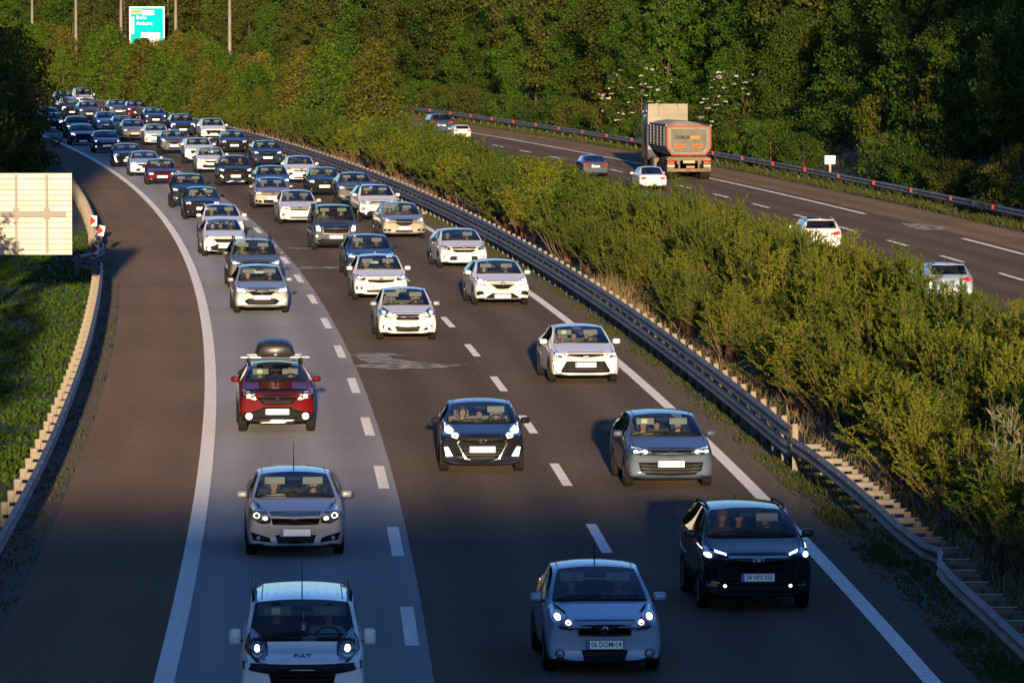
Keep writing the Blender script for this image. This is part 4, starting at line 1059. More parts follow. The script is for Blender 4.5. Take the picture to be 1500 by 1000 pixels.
def badge(root, bvh, kind, cx, cz, r):
    m = MB(); ax = 'F'
    if kind == 'vw':
        ring(m, bvh, cx, cz, r, r, r * .14); bar(m, bvh, [(cx - r * .55, cz + r * .62), (cx - r * .22, cz - r * .05), (cx, cz + r * .30), (cx + r * .22, cz - r * .05), (cx + r * .55, cz + r * .62)], r * .15, off=.02)
        bar(m, bvh, [(cx - r * .80, cz + r * .35), (cx - r * .38, cz - r * .72), (cx, cz + r * .02), (cx + r * .38, cz - r * .72), (cx + r * .80, cz + r * .35)], r * .15, off=.02)
    elif kind == 'opel':
        ring(m, bvh, cx, cz, r, r, r * .2); bar(m, bvh, [(cx - r * 1.05, cz - r * .16), (cx + r * .3, cz - r * .06), (cx - r * .3, cz + r * .12), (cx + r * 1.05, cz + r * .18)], r * .26, off=.022)
    elif kind == 'hyundai':
        ring(m, bvh, cx, cz, r, r * .58, r * .13); bar(m, bvh, [(cx - r * .48, cz - r * .42), (cx - r * .26, cz + r * .42)], r * .17, off=.02); bar(m, bvh, [(cx + r * .26, cz - r * .42), (cx + r * .48, cz + r * .42)], r * .17, off=.02); bar(m, bvh, [(cx - r * .36, cz - r * .06), (cx + r * .36, cz + r * .08)], r * .17, off=.02)
    elif kind == 'toyota':
        ring(m, bvh, cx, cz, r, r * .66, r * .12); ring(m, bvh, cx, cz + r * .22, r * .72, r * .30, r * .11, off=.021); ring(m, bvh, cx, cz - r * .02, r * .26, r * .60, r * .10, off=.022)
    elif kind == 'renault':
        for s in (1,):
            P = [(0, 1.25), (.62, 0), (0, -1.25), (-.62, 0)]; Q = [(0, .62), (.28, 0), (0, -.62), (-.28, 0)]
            for i in range(4):
                a, b = P[i], P[(i + 1) % 4]; c, d = Q[(i + 1) % 4], Q[i]
                flatq(m, bvh, [(cx + x * r, cz + y * r) for x, y in (a, b, c, d)], ax, .022)
    elif kind == 'dacia':
        patch(m, [(cx - r, cz + r * .7), (cx + r, cz + r * .7), (cx + r * .8, cz - r * .4), (cx + r * .3, cz - r), (cx - r * .3, cz - r), (cx - r * .8, cz - r * .4)], bvh, off=.022, step=.05)
    elif kind == 'oval':
        ring(m, bvh, cx, cz, r * 1.4, r * .6, r * .14); patch(m, ell(cx, cz, r * 1.2, r * .45), bvh, off=.018, mi=1)
    else:
        ring(m, bvh, cx, cz, r, r, r * .2); patch(m, ell(cx, cz, r * .78, r * .78, 12), bvh, off=.016, mi=1)
    m.build('badge', [CH, simple('badge_fill', (.05, .06, .10), .3, .4)], root)

def car(spec):
    """spec keys: px (ground pixel of the front axle; rear axle when away), shape, face, col, W, H, label, short, lights, extras"""
    g = spec.get; shape = spec['shape']; W = g('W', SHAPES[shape][1]); H = g('H', SHAPES[shape][2]); lod = g('lod', 1); away = g('away', False)
    me, bvh, (L, hw, H, zn, zc, yc, yr, b, yrr) = shell(shape, W, H)
    P = PAINTS[spec['col']]; pos = gp(*spec['px']); rot = head(pos.y) + R(g('yaw', 0))
    ya = .84; wb = L * .60
    root = empty(g('name', 'car'), pos, rot + (PI if away else 0)); tag(root, spec['label'], g('cat', 'car'), g('group', 'vehicles driving on the motorway'))
    if g('sc'): root.scale = (g('sc'),) * 3
    y0 = -ya if not away else -(ya + wb)
    K = []
    def fin(o): o.location.y += y0; K.append(o); return o
    for mi, nm, m in ((0, 'body', P), (1, 'windscreen', GW), (3, 'rear_window', GS if not away else g('rg', GS)), (4, 'lower_trim', PB)): fin(me[mi].build(nm, m, root))
    fin(me[2].build('side_window', GS, root)); fin(me[5].build('side_window', GS, root))
    hz = zn - b
    def uv(p): return (p[0] * hw, b + p[1] * hz)
    def mir(poly, s): return [(s * x, z) for x, z in (poly if s > 0 else poly[::-1])]
    def full(half): pr = [uv(p) for p in half]; return pr + [(-x, z) for x, z in pr[::-1] if x > 1e-6]
    step = .08 if lod >= 2 else .13
    F = FACE[spec['face']]
    em = EMIT[g('lights', 'w')]; emk = g('lights', 'w')
    if not away or g('front', False):
        for hp in F['grille']:
            m = MB(); patch(m, full(hp), bvh, off=.006, step=step)
            u1 = max(p[0] for p in hp); v0, v1 = min(p[1] for p in hp), max(p[1] for p in hp); v1m = sum(p[1] for p in hp[:2]) / 2
            if lod >= 1 and F.get('slats'):
                for k in range(F['slats']):
                    v = mix(v0, v1, (k + 1) / (F['slats'] + 1)); w_ = u1 * (.96 if v > mix(v0, v1, .45) else .72)
                    bar(m, bvh, [uv((-w_, v)), uv((w_, v))], .012, off=.011, mi=1, step=.25)
            if F.get('honey') and lod >= 2:
                nr = 4
                for r_ in range(nr):
                    v = mix(v0, v1, (r_ + .6) / (nr + .2))
                    for c_ in range(-9, 10):
                        u = (c_ + (r_ % 2) * .5) / 9 * u1 * .92
                        if abs(u) < u1 * .95 and not (abs(u) < .12 and v > .75): ring(m, bvh, u * hw, b + v * hz, .026, .019, .006, off=.012, mi=1, n=6)
            if F.get('sevens') :
                for k in range(7):
                    u = (k - 3) / 3.4 * u1 * .88; ring(m, bvh, u * hw, b + mix(v0, v1, .5) * hz, .05, .055, .012, off=.012, mi=2, n=10)
            if F.get('goutline'):
                q = full(hp); bar(m, bvh, q + [q[0]], F['goutline'], off=.016, mi=2, step=.12)
            fin(m.build('grille', [PG, simple('grille_bar', (.016, .016, .017), .5, spec=.2), CH], root))
        for (u, v, w_, t) in F.get('hbar', []):
            m = MB(); bar(m, bvh, [uv((-w_, v)), uv((w_, v))], t * hz, off=.018, step=.15); fin(m.build('grille_trim', CH, root))
        if F.get('outline'):
            m = MB(); q = [uv(p) for p in F['outline']]; bar(m, bvh, q + [(-x, z) for x, z in q[::-1][1:]], .018, off=.016, step=.12); fin(m.build('grille_trim', CH, root))
        if F.get('intake'):
            m = MB(); patch(m, full(F['intake']), bvh, off=.005, step=step)
            if lod >= 2:
                vs = [p[1] for p in F['intake']]; um = F['intake'][1][0] * .9
                for k in (1, 2, 3): v = mix(min(vs), max(vs), k / 4); bar(m, bvh, [uv((-um, v)), uv((um, v))], .010, off=.010, mi=1, step=.25)
                for u, v in F.get('bars', []):
                    for s in (1, -1): bar(m, bvh, [(s * u[0] * hw, b + u[1] * hz), (s * v[0] * hw, b + v[1] * hz)], .016, off=.012, mi=1)
            fin(m.build('lower_intake', [PG, simple('grille_bar', (.016, .016, .017), .5, spec=.2)], root))  # bars near black too, recess shade included in their colour
        if F.get('skid'):
            m = MB(); v, u = F['skid']; bar(m, bvh, [uv((-u, v)), uv((u, v))], .035, off=.02, step=.2); fin(m.build('skid_plate', CH, root))
        for s in (1, -1):
            m = MB(); patch(m, mir([uv(p) for p in F['hl']], s), bvh, off=.008, step=step); h = fin(m.build('headlight', LENSD, root))
            if not F.get('dark'):
                cx_ = sum(p[0] for p in F['hl']) / len(F['hl']); cz_ = sum(p[1] for p in F['hl']) / len(F['hl']); k_ = .80
                m = MB(); patch(m, mir([uv((cx_ + (p[0] - cx_) * k_, cz_ + (p[1] - cz_) * k_)) for p in F['hl']], s), bvh, off=.011, step=step); m.build('lamp_reflector', REFL[F['clear'] if F.get('clear') else emk if not (g('oneeye') == s) else '0'], h)
            if lod >= 1:
                for (u, v, ru, rv) in F['bulbs'][:1]:
                    m = MB(); ring(m, bvh, s * u * hw, b + v * hz, ru * hw * 1.25, rv * hz * 1.25, .012, off=.013); c = m.build('bulb_ring', CH, h)
            on = emk != '0' and not (g('oneeye') == s)
            bs = .64 if emk == 'y' else .74
            for (u, v, ru, rv) in F['bulbs']:
                m = MB(); patch(m, ell(s * u * hw, b + v * hz, ru * hw * bs, rv * hz * bs, 12), bvh, off=.016, step=.2); m.build('bulb', em if on else LENS, h)
            for d_ in F.get('drl', []):
                m = MB(); patch(m, mir([uv(p) for p in d_], s), bvh, off=.014, step=.12); m.build('daytime_lamp', E_B if emk != '0' else LENS, h)
            if F.get('ind'):
                u, v, r_ = F['ind']; m = MB(); patch(m, ell(s * u * hw, b + v * hz, r_ * hw, r_ * hz, 10), bvh, off=.015, step=.2); m.build('indicator', ORG, h)
            if F.get('side'):
                m = MB(); patch(m, mir([uv(p) for p in F['side']], s), bvh, off=.005, step=step); fin(m.build('bumper_vent', PG, root))
            if F.get('vent'):
                m = MB(); bar(m, bvh, [(s * u * hw, b + v * hz) for u, v in F['vent']], .02, off=.008); fin(m.build('bumper_vent', PG, root))
            if F.get('fogp'):
                m = MB(); patch(m, mir([uv(p) for p in F['fogp']], s), bvh, off=.010, step=step); fin(m.build('fog_light', E_B if emk != '0' else LENS, root))
            if F.get('fog'):
                u, v, r_, lit = F['fog']; m = MB(); patch(m, ell(s * u * hw, b + v * hz, r_ * hw * 1.25, r_ * hw * 1.15, 12), bvh, off=.009, step=.2); f = fin(m.build('fog_light', PG, root))
                m = MB(); patch(m, ell(s * u * hw, b + v * hz, r_ * hw, r_ * hw, 12), bvh, off=.018, step=.2); m.build('fog_lens', E_Y if lit and emk != '0' else LENS, f)
        if F.get('badge') and lod >= 1:
            k, v, r_ = F['badge']; n0 = len(root.children); badge(root, bvh, k, 0, b + v * hz, r_ * hw * 1.15)
            fin([c for c in root.children if c.name.startswith('badge')][-1])
        # plate
        cz = b + F['plate'] * hz; hit = bvh.ray_cast(Vector((0, -9, cz)), Vector((0, 1, 0)))[0]
        m = MB(); m.box((0, hit.y - .035, cz), (.54, .02, .125)); m.box((0, hit.y - .028, cz), (.56, .02, .145), 2)
        if lod >= 2 or F.get('plateblue'): m.box((-.245, hit.y - .0475, cz), (.045, .004, .118), 1)
        pl = fin(m.build('number_plate', [PLT, PBL, PB], root))
        if g('plate'): text(g('plate'), .108, PTX, pl, (.022, hit.y - .047, cz), name='plate_lettering', ext=.001, sx=.84, bold=.0012)
        if lod >= 1:
            m = MB(); e = .005
            for s in (1, -1):   # bonnet shut lines and waistline
                bar(m, bvh, [(s * hw * .80, .20), (s * hw * .82, .5), (s * hw * .84, yc - .12)], .011, 'T', .003, step=.12)
            if shape != 'van': bar(m, bvh, [uv((-.52, 1.03)), uv((0, 1.04)), uv((.52, 1.03))], .012, off=.004, step=.12)
            for s in (1, -1) if shape != 'van' else (): bar(m, bvh, [uv((s * .90, .74)), uv((s * .985, .66))], .010, off=.004)
            fin(m.build('bonnet_seam', PB, root))
        if lod >= 2:
            for x0, x1, yy in ((-.62, .02, 0), (-.02, .58, .0)):
                m = MB(); pts = []
                for t in (0, .25, .5, .75, 1):
                    x = mix(x0, x1, t); yq = yc - .10 + .05 * (1 - t) + .10 * t - .06 * (1 - (x / hw) ** 2) + .06
                    h_ = bvh.ray_cast(Vector((x, yq, 9)), Vector((0, 0, -1)))[0]; pts.append(h_ + Vector((0, -.01, .022)))
                m.tube(pts, .011, 6); fin(m.build('wiper', PB, root))
    # black border of the windscreen
    m = MB()
    xt, xb = hw * .74 - .05, hw * .865 - .05
    if lod >= 1 or True:
        pts = []
        for t in np.linspace(-1, 1, 9):
            x = t * (xb - .02); yq = yc - .14 * (1 - (x / hw) ** 2) + .05
            h_ = bvh.ray_cast(Vector((x, yq, 9)), Vector((0, 0, -1)))[0]; pts.append(h_ + Vector((0, -.01, .004)))
        m.tube(pts, .022, 5, flat=.5); fin(m.build('cowl', PB, root))
    if away:
        rear(spec, root, bvh, fin, (L, hw, H, zn, zc, yc, yr, b, yrr))
    # wheels and arches
    r_ = .345 if shape in ('suv',) else .30 if shape == 'old' else .315; tm, rm = wheel_mesh(r_, .20)
    for s in (1, -1):
        for yy in (ya, ya + wb):
            wv = link('wheel', tm, root); wv.location = (s * (hw - .095), yy, r_)
            if s < 0: wv.rotation_euler = (0, 0, PI)
            link('rim', rm, wv); fin(wv)
            if lod >= 1:
                m = MB(); patch(m, ell(yy, r_ + .02, r_ * 1.14, r_ * 1.14, 18), bvh, 'R' if s > 0 else 'L', .004, .14); fin(m.build('wheel_arch', PB, root))
    # mirrors
    mm = PAINTS[g('mcol')] if g('mcol') else P
    if g('mcol') == 'black': mm = PB
    for s in (1, -1):
        m = MB(); c = Vector((s * (hw + .07), yc + .34, zc + .04)); big = shape in ('van', 'mpv')
        m.box(c, (.20 if not big else .17, .12, .135 if not big else .22), 0, Matrix.Rotation(s * .12, 3, 'Z'), .045)
        m.box(c + Vector((-s * .10, .0, -.055)), (.12, .05, .035), 1, None, .01); fin(m.build('wing_mirror', [mm, PB], root))
    # door seams, handles
    if lod >= 2:
        for s, ax in ((1, 'R'), (-1, 'L')):
            m = MB()
            for yy in (yc + .28, yc + 1.28): bar(m, bvh, [(yy, b + .14), (yy + .02, zc - .07)], .012, ax, .003)
            fin(m.build('door_seam', PB, root))
            m = MB()
            for yy in (yc + 1.08, yc + 2.02): bar(m, bvh, [(yy, zc - .15), (yy + .18, zc - .15)], .028, ax, .02)
            fin(m.build('door_handle', P, root))
    if lod >= 1:
        for s, ax in ((1, 'R'), (-1, 'L')):
            m = MB(); bar(m, bvh, [(yc + 1.25, zc - .02), (yc + 1.32, H - .12)], .07, ax, .004); fin(m.build('door_pillar', PB, root))
    # roof things
    if g('rails'):
        for s in (1, -1):
            m = MB(); x = s * hw * (.70 if shape not in ('van', 'mpv') else .79); pts = []
            for t in np.linspace(0, 1, 8):
                y = mix(yr + .12, yrr - .05, t); h_ = bvh.ray_cast(Vector((x, y, 9)), Vector((0, 0, -1)))[0]
                pts.append(h_ + Vector((0, 0, .0 if t in (0, 1) else g('railh', .05))))
            m.tube(pts, .024, 6); fin(m.build('roof_rail', CH if g('rails') == 'chrome' else PB, root))
    if g('antenna'):
        y = yrr - .25 if g('antenna') != 'front' else yr + .15; h_ = bvh.ray_cast(Vector((0, y, 9)), Vector((0, 0, -1)))[0]
        m = MB()
        if g('antenna') == 'fin': m.prism([(-.09, 0), (.09, 0), (.07, .06)], h_ + Vector((-.02, 0, -.01)), (0, 1, 0), (0, 0, 1), (1, 0, 0), .04); fin(m.build('antenna', P, root))
        else: m.tube([h_, h_ + Vector((0, .02, .02)), h_ + Vector((0, .16, g('anth', .38)))], [.018, .010, .004], 6); fin(m.build('antenna', PB, root))
    if lod >= 1:   # roof seams
        m = MB()
        for s in (1, -1): bar(m, bvh, [(s * (hw * .74 - .075), yr + .10), (s * (hw * .74 - .085), yrr - .1)], .014, 'T', .003, step=.2)
        fin(m.build('roof_seam', PB, root))
    # cabin
    yd = yc + 1.12; m = MB(); m.box((0, yc + .30, zc - .10), (W * .84, .55, .14), 0, None, .05); m.box((hw * .42, yc + .34, zc - .01), (.36, .30, .07), 0, None, .03)
    fin(m.build('dashboard', INT, root))
    m = MB(); m.box((0, mix(yc, yrr, .5) + .2, b + .12), (W * .86, (yrr - yc) * .95, .06)); fin(m.build('cabin_floor', INT, root))
    sm = SEATB if g('beige') else SEAT
    hs = H - 1.47
    for s in (1, -1):
        m = MB(); x = s * .36; M = Matrix.Rotation(-.22, 3, 'X')
        m.box((x, yd + .13, .70 + hs * .7), (.50, .14, .64), 0, M, .05); m.box((x, yd + .24, 1.13 + hs * .7), (.27, .10, .19), 0, M, .04); m.box((x, yd - .15, .42 + hs * .7), (.50, .52, .14), 0, None, .05)
        fin(m.build('seat', sm, root))
    if lod >= 1:
        m = MB(); m.box((0, yd + .98, .72 + hs * .7), (1.30, .16, .62), 0, Matrix.Rotation(-.25, 3, 'X'), .05)
        for x in (-.4, .4): m.box((x, yd + 1.08, 1.08 + hs * .7), (.26, .09, .15), 0, None, .03)
        fin(m.build('rear_seat', sm, root))
        m = MB(); q = Vector((.36, yd - .46, zc - .02)); M = Matrix.Rotation(.42, 3, 'X')
        pts = [q + M @ Vector((math.cos(a) * .185, 0, math.sin(a) * .185)) for a in np.linspace(0, 2 * PI, 21)]
        m.tube(pts, .016, 6, cap=False); m.tube([q + M @ Vector((-.17, 0, 0)), q, q + M @ Vector((.17, 0, 0))], .018, 5); fin(m.build('steering_wheel', INT, root))
        m = MB(); m.box((0, yr - .10, H - .17), (.24, .03, .065), 0, None, .012); fin(m.build('inside_mirror', INT, root))
    if not away:
        vis = g('visors', (1, 1))
        for s, on in zip((-1, 1), vis):
            if on:
                x = s * .345; y = yr + .02; z = H - .215
                m = MB(); m.box((x, y, z), (.37, .02, .135), 0, Matrix.Rotation(-.18, 3, 'X') @ Matrix.Rotation(on * .0, 3, 'Y'), .009)
                if g('sticker') and s < 0: m.box((x - .02, y - .018, z + .005), (.12, .006, .09), 1)
                fin(m.build('sun_visor', [VIS if not g('visd') else VISD, simple('sticker_cream', (.75, .70, .45), .7)], root))
    if g('bits'): g('bits')(root, bvh, fin, (L, hw, H, zn, zc, yc, yr, b, yrr), P)
    spec['root'] = root; spec['y0'] = y0; spec['yd'] = yd; spec['hs'] = hs; spec['dim'] = (L, hw, H, zn, zc, yc, yr, b, yrr)
    return root

REAR = {'sedan': [(.95, .92), (.94, .70), (.62, .72), (.44, .80), (.44, .88), (.66, .92)], 'old': [(.94, .84), (.94, .66), (.48, .66), (.48, .84)], 'suv': [(.96, .94), (.95, .78), (.66, .74), (.50, .80), (.52, .86), (.72, .92)], 'hatch': [(.97, .98), (.96, .80), (.70, .78), (.50, .86), (.52, .92), (.76, .96)]}
def rear(spec, root, bvh, fin, dim):
    L, hw, H, zn, zc, yc, yr, b, yrr = dim; g = spec.get
    t = REAR[spec['shape']]; P = PAINTS[spec['col']]
    zz = lambda v: b + v * (zc - b)
    for s in (1, -1):
        m = MB(); q = [(s * u * hw, zz(v)) for u, v in t]; patch(m, q, bvh, 'B', .010, .1); h = fin(m.build('tail_light', RED, root))
        u = (t[0][0] + t[2][0]) / 2; v = sum(p[1] for p in t) / len(t)
        m = MB(); patch(m, ell(s * u * hw, zz(v), .10 * hw, .05 * (zc - b), 10), bvh, 'B', .018, .2); m.build('lamp', E_R, h)
        if spec['shape'] == 'old':
            m = MB(); patch(m, [(s * .93 * hw, zz(.845)), (s * .93 * hw, zz(.77)), (s * .72 * hw, zz(.77)), (s * .72 * hw, zz(.845))], bvh, 'B', .014, .2); m.build('indicator', ORG, h)
        m = MB(); patch(m, [(s * .90 * hw, zz(.24)), (s * .90 * hw, zz(.17)), (s * .70 * hw, zz(.17)), (s * .70 * hw, zz(.24))], bvh, 'B', .010, .2); fin(m.build('reflector', RED, root))
    m = MB(); patch(m, [(-.6 * hw, zz(.17)), (.6 * hw, zz(.17)), (.66 * hw, zz(.01)), (-.66 * hw, zz(.01))], bvh, 'B', .006, .12); fin(m.build('rear_diffuser', PB, root))
    v = .60 if spec['shape'] != 'hatch' else .38
    if spec['shape'] == 'old': v = .72
    if spec['shape'] == 'sedan': v = .66
    cz = zz(v); hit = bvh.ray_cast(Vector((0, 14, cz)), Vector((0, -1, 0)))[0]
    m = MB(); m.box((0, hit.y + .03, cz), (.54, .02, .125)); m.box((0, hit.y + .022, cz), (.57, .02, .15), 1); fin(m.build('number_plate', [PLT, PB], root))
    m = MB(); bar(m, bvh, [(-.62 * hw, zz(.31)), (.62 * hw, zz(.31))], .012, 'B', .004); fin(m.build('boot_seam', PB, root))
    if spec['shape'] in ('suv', 'hatch'):
        m = MB(); m.box((0, yrr + .03, H - .09), (.42, .05, .022)); fin(m.build('brake_light', E_R, root))
        m = MB(); m.box((0, yrr + .02, H - .065), (W_ := hw * 1.30, .20, .035), 0, None, .012); fin(m.build('spoiler', P, root))
# ================================================================== PEOPLE IN THE CARS
SKIN = [noisy('skin_%d' % i, c, tuple(x * .85 for x in c), 9, .55) for i, c in enumerate([(.46, .25, .16), (.36, .19, .12), (.55, .33, .23)])]
CLOTH = {'dark': (.02, .02, .025), 'navy': (.02, .03, .07), 'white': (.62, .62, .60), 'maroon': (.13, .015, .02), 'beige': (.34, .28, .19), 'grey': (.13, .13, .135), 'lightblue': (.34, .42, .52), 'brown': (.10, .06, .035), 'olive': (.09, .09, .05), 'red': (.35, .03, .03)}
CLOTH = {k: noisy('cloth_' + k, v, tuple(x * .8 for x in v), 14, .9) for k, v in CLOTH.items()}
HAIR = {'black': simple('hair_black', (.012, .009, .008), .5), 'brown': simple('hair_brown', (.06, .03, .015), .5), 'grey': simple('hair_grey', (.25, .24, .23), .6), 'blond': simple('hair_blond', (.32, .21, .10), .5),
        'scarf_white': simple('scarf_white', (.66, .63, .58), .9), 'scarf_brown': simple('scarf_brown', (.09, .05, .03), .9)}
EYE = simple('eye_dark', (.02, .015, .012), .25)
def skin_mesh(name, verts, edges, level=1):
    me = bpy.data.meshes.new(name); me.from_pydata([v[0] for v in verts], edges, [])
    o = bpy.data.objects.new(name, me); COL.objects.link(o)
    sk = o.modifiers.new('k', 'SKIN'); sk.use_smooth_shade = True
    for i, v in enumerate(verts):
        d = me.skin_vertices[0].data[i]; d.radius = v[1] if hasattr(v[1], '__len__') else (v[1], v[1]); d.use_root = (i == 0)
    s = o.modifiers.new('s', 'SUBSURF'); s.levels = level; s.render_levels = level
    dg = bpy.context.evaluated_depsgraph_get(); dg.update()
    r = bpy.data.meshes.new_from_object(o.evaluated_get(dg)); r.name = name
    bpy.data.objects.remove(o)
    r.polygons.foreach_set('use_smooth', [True] * len(r.polygons)); return r
def figure(driver):
    V = []; E = []
    def v(p, r, par=None):
        V.append((p, r)); i = len(V) - 1
        if par is not None: E.append((par, i))
        return i
    pel = v((0, 0, .10), .13); wa = v((0, .02, .24), .125, pel); ch = v((0, .07, .41), (.165, .12), wa); nb = v((0, .10, .53), .075, ch); nk = v((0, .085, .59), .054, nb)
    jw = v((0, .045, .655), (.062, .066), nk); hd = v((0, .05, .735), (.078, .092), jw); tp = v((0, .06, .81), (.066, .078), hd)
    v((0, -.052, .715), .014, hd)                       # nose
    CV = [(p, (r if not hasattr(r, '__len__') else r[0]) + .014) for p, r in V[:4]]; CE = [(0, 1), (1, 2), (2, 3)]
    for s in (1, -1):
        v((s * .083, .06, .73), .016, hd)               # ear
        if driver: elb, wr, pa = (s * .27, -.13, .26), (s * .19, -.38, .36), (s * .165, -.445, .39)
        else: elb, wr, pa = (s * .25, -.04, .20), (s * .12, -.25, .17), (s * .08, -.32, .165)
        sh = v((s * .185, .095, .475), .068, ch); el = v(elb, .044, sh); w_ = v(wr, .028, el); p_ = v(pa, (.036, .022), w_)
        c0 = len(CV); CV += [((s * .185, .095, .475), .08), (elb, .056), (tuple(a * .75 + b * .25 for a, b in zip(wr, elb)), .042)]; CE += [(2, c0), (c0, c0 + 1), (c0 + 1, c0 + 2)]
        d = Vector(pa) - Vector(wr); d.normalize(); side = Vector((s, 0, 0)); side = (side - d * side.dot(d)).normalized(); dn = d.cross(side) * s
        if dn.z > 0: dn = -dn
        for k, ln in enumerate((.062, .072, .068, .052)):
            b = Vector(pa) + d * .025 + side * (.030 - .020 * k); m = b + d * ln * .6 + dn * ln * .12; e = m + d * ln * .25 + dn * ln * .55
            f1 = v(tuple(b), .0095, p_); f2 = v(tuple(m), .0088, f1); v(tuple(e), .0078, f2)
        t1 = v(tuple(Vector(pa) - side * .030 - d * .01), .011, p_); v(tuple(Vector(pa) - side * .052 + d * .035 + dn * .01), .009, t1)
        hp = v((s * .10, -.06, .08), .085, pel); kn = v((s * .14, -.44, .14), .062, hp); an = v((s * .14, -.60, -.22), .042, kn); v((s * .14, -.74, -.26), .036, an)
        c0 = len(CV); CV += [((s * .10, -.06, .08), .098), ((s * .14, -.44, .14), .074), ((s * .14, -.585, -.17), .056)]; CE += [(0, c0), (c0, c0 + 1), (c0 + 1, c0 + 2)]
    body = skin_mesh('body', V, E); cloth = skin_mesh('clothing', CV, CE)
    return body, cloth
def hair_mesh(kind):
    m = MB(); n, k = 14, 9; vs = []; fs = []
    for i in range(k + 1):
        th = i / k * (PI * .62 if kind == 'short' else PI * .80)
        for j in range(n):
            a = 2 * PI * j / n; fr = max(0, -math.sin(a))
            t = th * (1 - .42 * fr if kind == 'short' else 1 - .38 * fr)
            r = 1.06 if kind == 'short' else 1.16
            rz = .105 if kind == 'short' else .12
            drop = 0 if kind == 'short' else max(0, t - PI * .5) * .075 * (1 - fr)
            vs.append((math.sin(t) * math.cos(a) * .088 * r, .055 + math.sin(t) * math.sin(a) * .104 * r, .748 + math.cos(t) * rz - drop))
    for i in range(k):
        for j in range(n): fs.append((i * n + j, i * n + (j + 1) % n, (i + 1) * n + (j + 1) % n, (i + 1) * n + j))
    m.add(vs, fs, 0, True); return m.mesh('hair', [HAIR['black']])
FIG = {True: figure(True), False: figure(False)}
HM = {'short': hair_mesh('short'), 'long': hair_mesh('long')}
def face_mesh(glasses):
    m = MB()
    for s in (1, -1):
        if glasses: m.box((s * .033, -.048, .742), (.05, .02, .032), 0, None, .008)
        else:
            m.box((s * .032, -.040, .738), (.024, .014, .010), 0, None, .004)
            m.box((s * .033, -.042, .757), (.036, .012, .007), 0, None, .003)
    m.box((0, -.030, .675), (.040, .012, .008), 1, None, .003)
    return m.mesh('sunglasses' if glasses else 'face', [EYE, simple('lip', (.30, .09, .07), .5)])
FM = {True: face_mesh(True), False: face_mesh(False)}
def person(spec, seat, cloth, hair, label, sc=1.0, glasses=False, skin=0):
    """seat: 'd' driver, 'p' front passenger, 'm' rear middle"""
    root = spec['root']; x = {'d': .36, 'p': -.36, 'm': .02, 'l': -.42, 'r': .40}[seat]
    back = .95 if seat in 'mlr' else 0.0
    loc = Vector((x, spec['yd'] + .0 + back + spec['y0'], .44 + spec['hs'] * .75 + (spec['dim'][4] - .97) * .55 + random.uniform(-.02, .02)))
    M = Matrix.Translation(root.location) @ Matrix.Rotation(root.rotation_euler.z, 4, 'Z')
    body, cl = FIG[seat == 'd']
    def mk(name, me, mat, par=None):
        o = link(name, me, par)
        if not me.materials: me.materials.append(mat)
        o.material_slots[0].link = 'OBJECT'; o.material_slots[0].material = mat; return o
    o = mk('person', body, SKIN[skin]); o.location = M @ loc; o.rotation_euler = (0, 0, root.rotation_euler.z + random.uniform(-.12, .12)); o.scale = (sc,) * 3
    tag(o, label, 'person', 'people riding in the cars')
    mk('clothing', cl, CLOTH[cloth], o)
    mk('hair', HM['long' if hair.startswith('scarf') or hair in ('blond', 'brown') else 'short'], HAIR[hair], o)
    link('sunglasses' if glasses else 'face', FM[glasses], o)
    return o
# ================================================================== TRAFFIC
def b_roofbox(root, bvh, fin, dim, P):
    L, hw, H, zn, zc, yc, yr, b, yrr = dim
    for y in (yr + .35, yr + 1.25):
        m = MB(); m.box((0, y, H + .10), (1.62 if y < yr + 1 else 1.30, .075, .035), 0, None, .01)
        for s in (1, -1): m.box((s * hw * .70, y, H + .045), (.07, .09, .12), 1, None, .015)
        fin(m.build('crossbar', [simple('crossbar_aluminium', (.70, .68, .62), .35, .5), PB], root))
    m = MB(); secs = []
    half = [(.0, .0), (.36, .0), (.43, .03), (.465, .075), (.465, .105), (.44, .12), (.415, .22), (.37, .31), (.29, .365), (.15, .395), (.0, .40)]
    prof = half + [(-x, z) for x, z in half[-2:0:-1]]; n = len(prof)
    for t, sx, sz in ((0, .86, .42), (.02, .93, .62), (.08, .985, .86), (.2, 1, .97), (.5, 1, 1), (.85, .95, .9), (.97, .8, .6), (1, .6, .4)):
        secs.append([(x * sx, yr - .05 + t * 1.75 - .10 * (1 - (x / .47) ** 2) * (1 - t), H + .125 + (z if z < .11 else .11 + (z - .11) * sz)) for x, z in prof])
    vs = [p for r in secs for p in r]; fs = [(i * n + k, i * n + (k + 1) % n, (i + 1) * n + (k + 1) % n, (i + 1) * n + k) for i in range(len(secs) - 1) for k in range(n)]
    fs += [tuple(range(n)), tuple(range((len(secs) - 1) * n, len(secs) * n))]
    m.add(vs, fs, 0, True); o = fix_normals(m.build('roof_box', simple('roof_box_plastic', (.018, .018, .019), .38), root)); fin(o)
    m = MB(); m.box((0, yr - .165, H + .27), (.06, .02, .02)); m.box((0, yr - .165, H + .19), (.05, .02, .02)); m.build('lock', simple('lock_silver', (.5, .5, .48), .4), o)
    m = MB(); patch(m, [(-hw * .6, yr + .10), (hw * .6, yr + .10), (hw * .6, yr + .25), (-hw * .6, yr + .25)], bvh, 'T', .006, .15); fin(m.build('roof_edge', PB, root))
    m = MB(); patch(m, [(-hw * .82, .20), (0, .05), (hw * .82, .20), (hw * .78, .34), (0, .22), (-hw * .78, .34)], bvh, 'T', .01, .12); fin(m.build('bonnet_guard', PG, root))
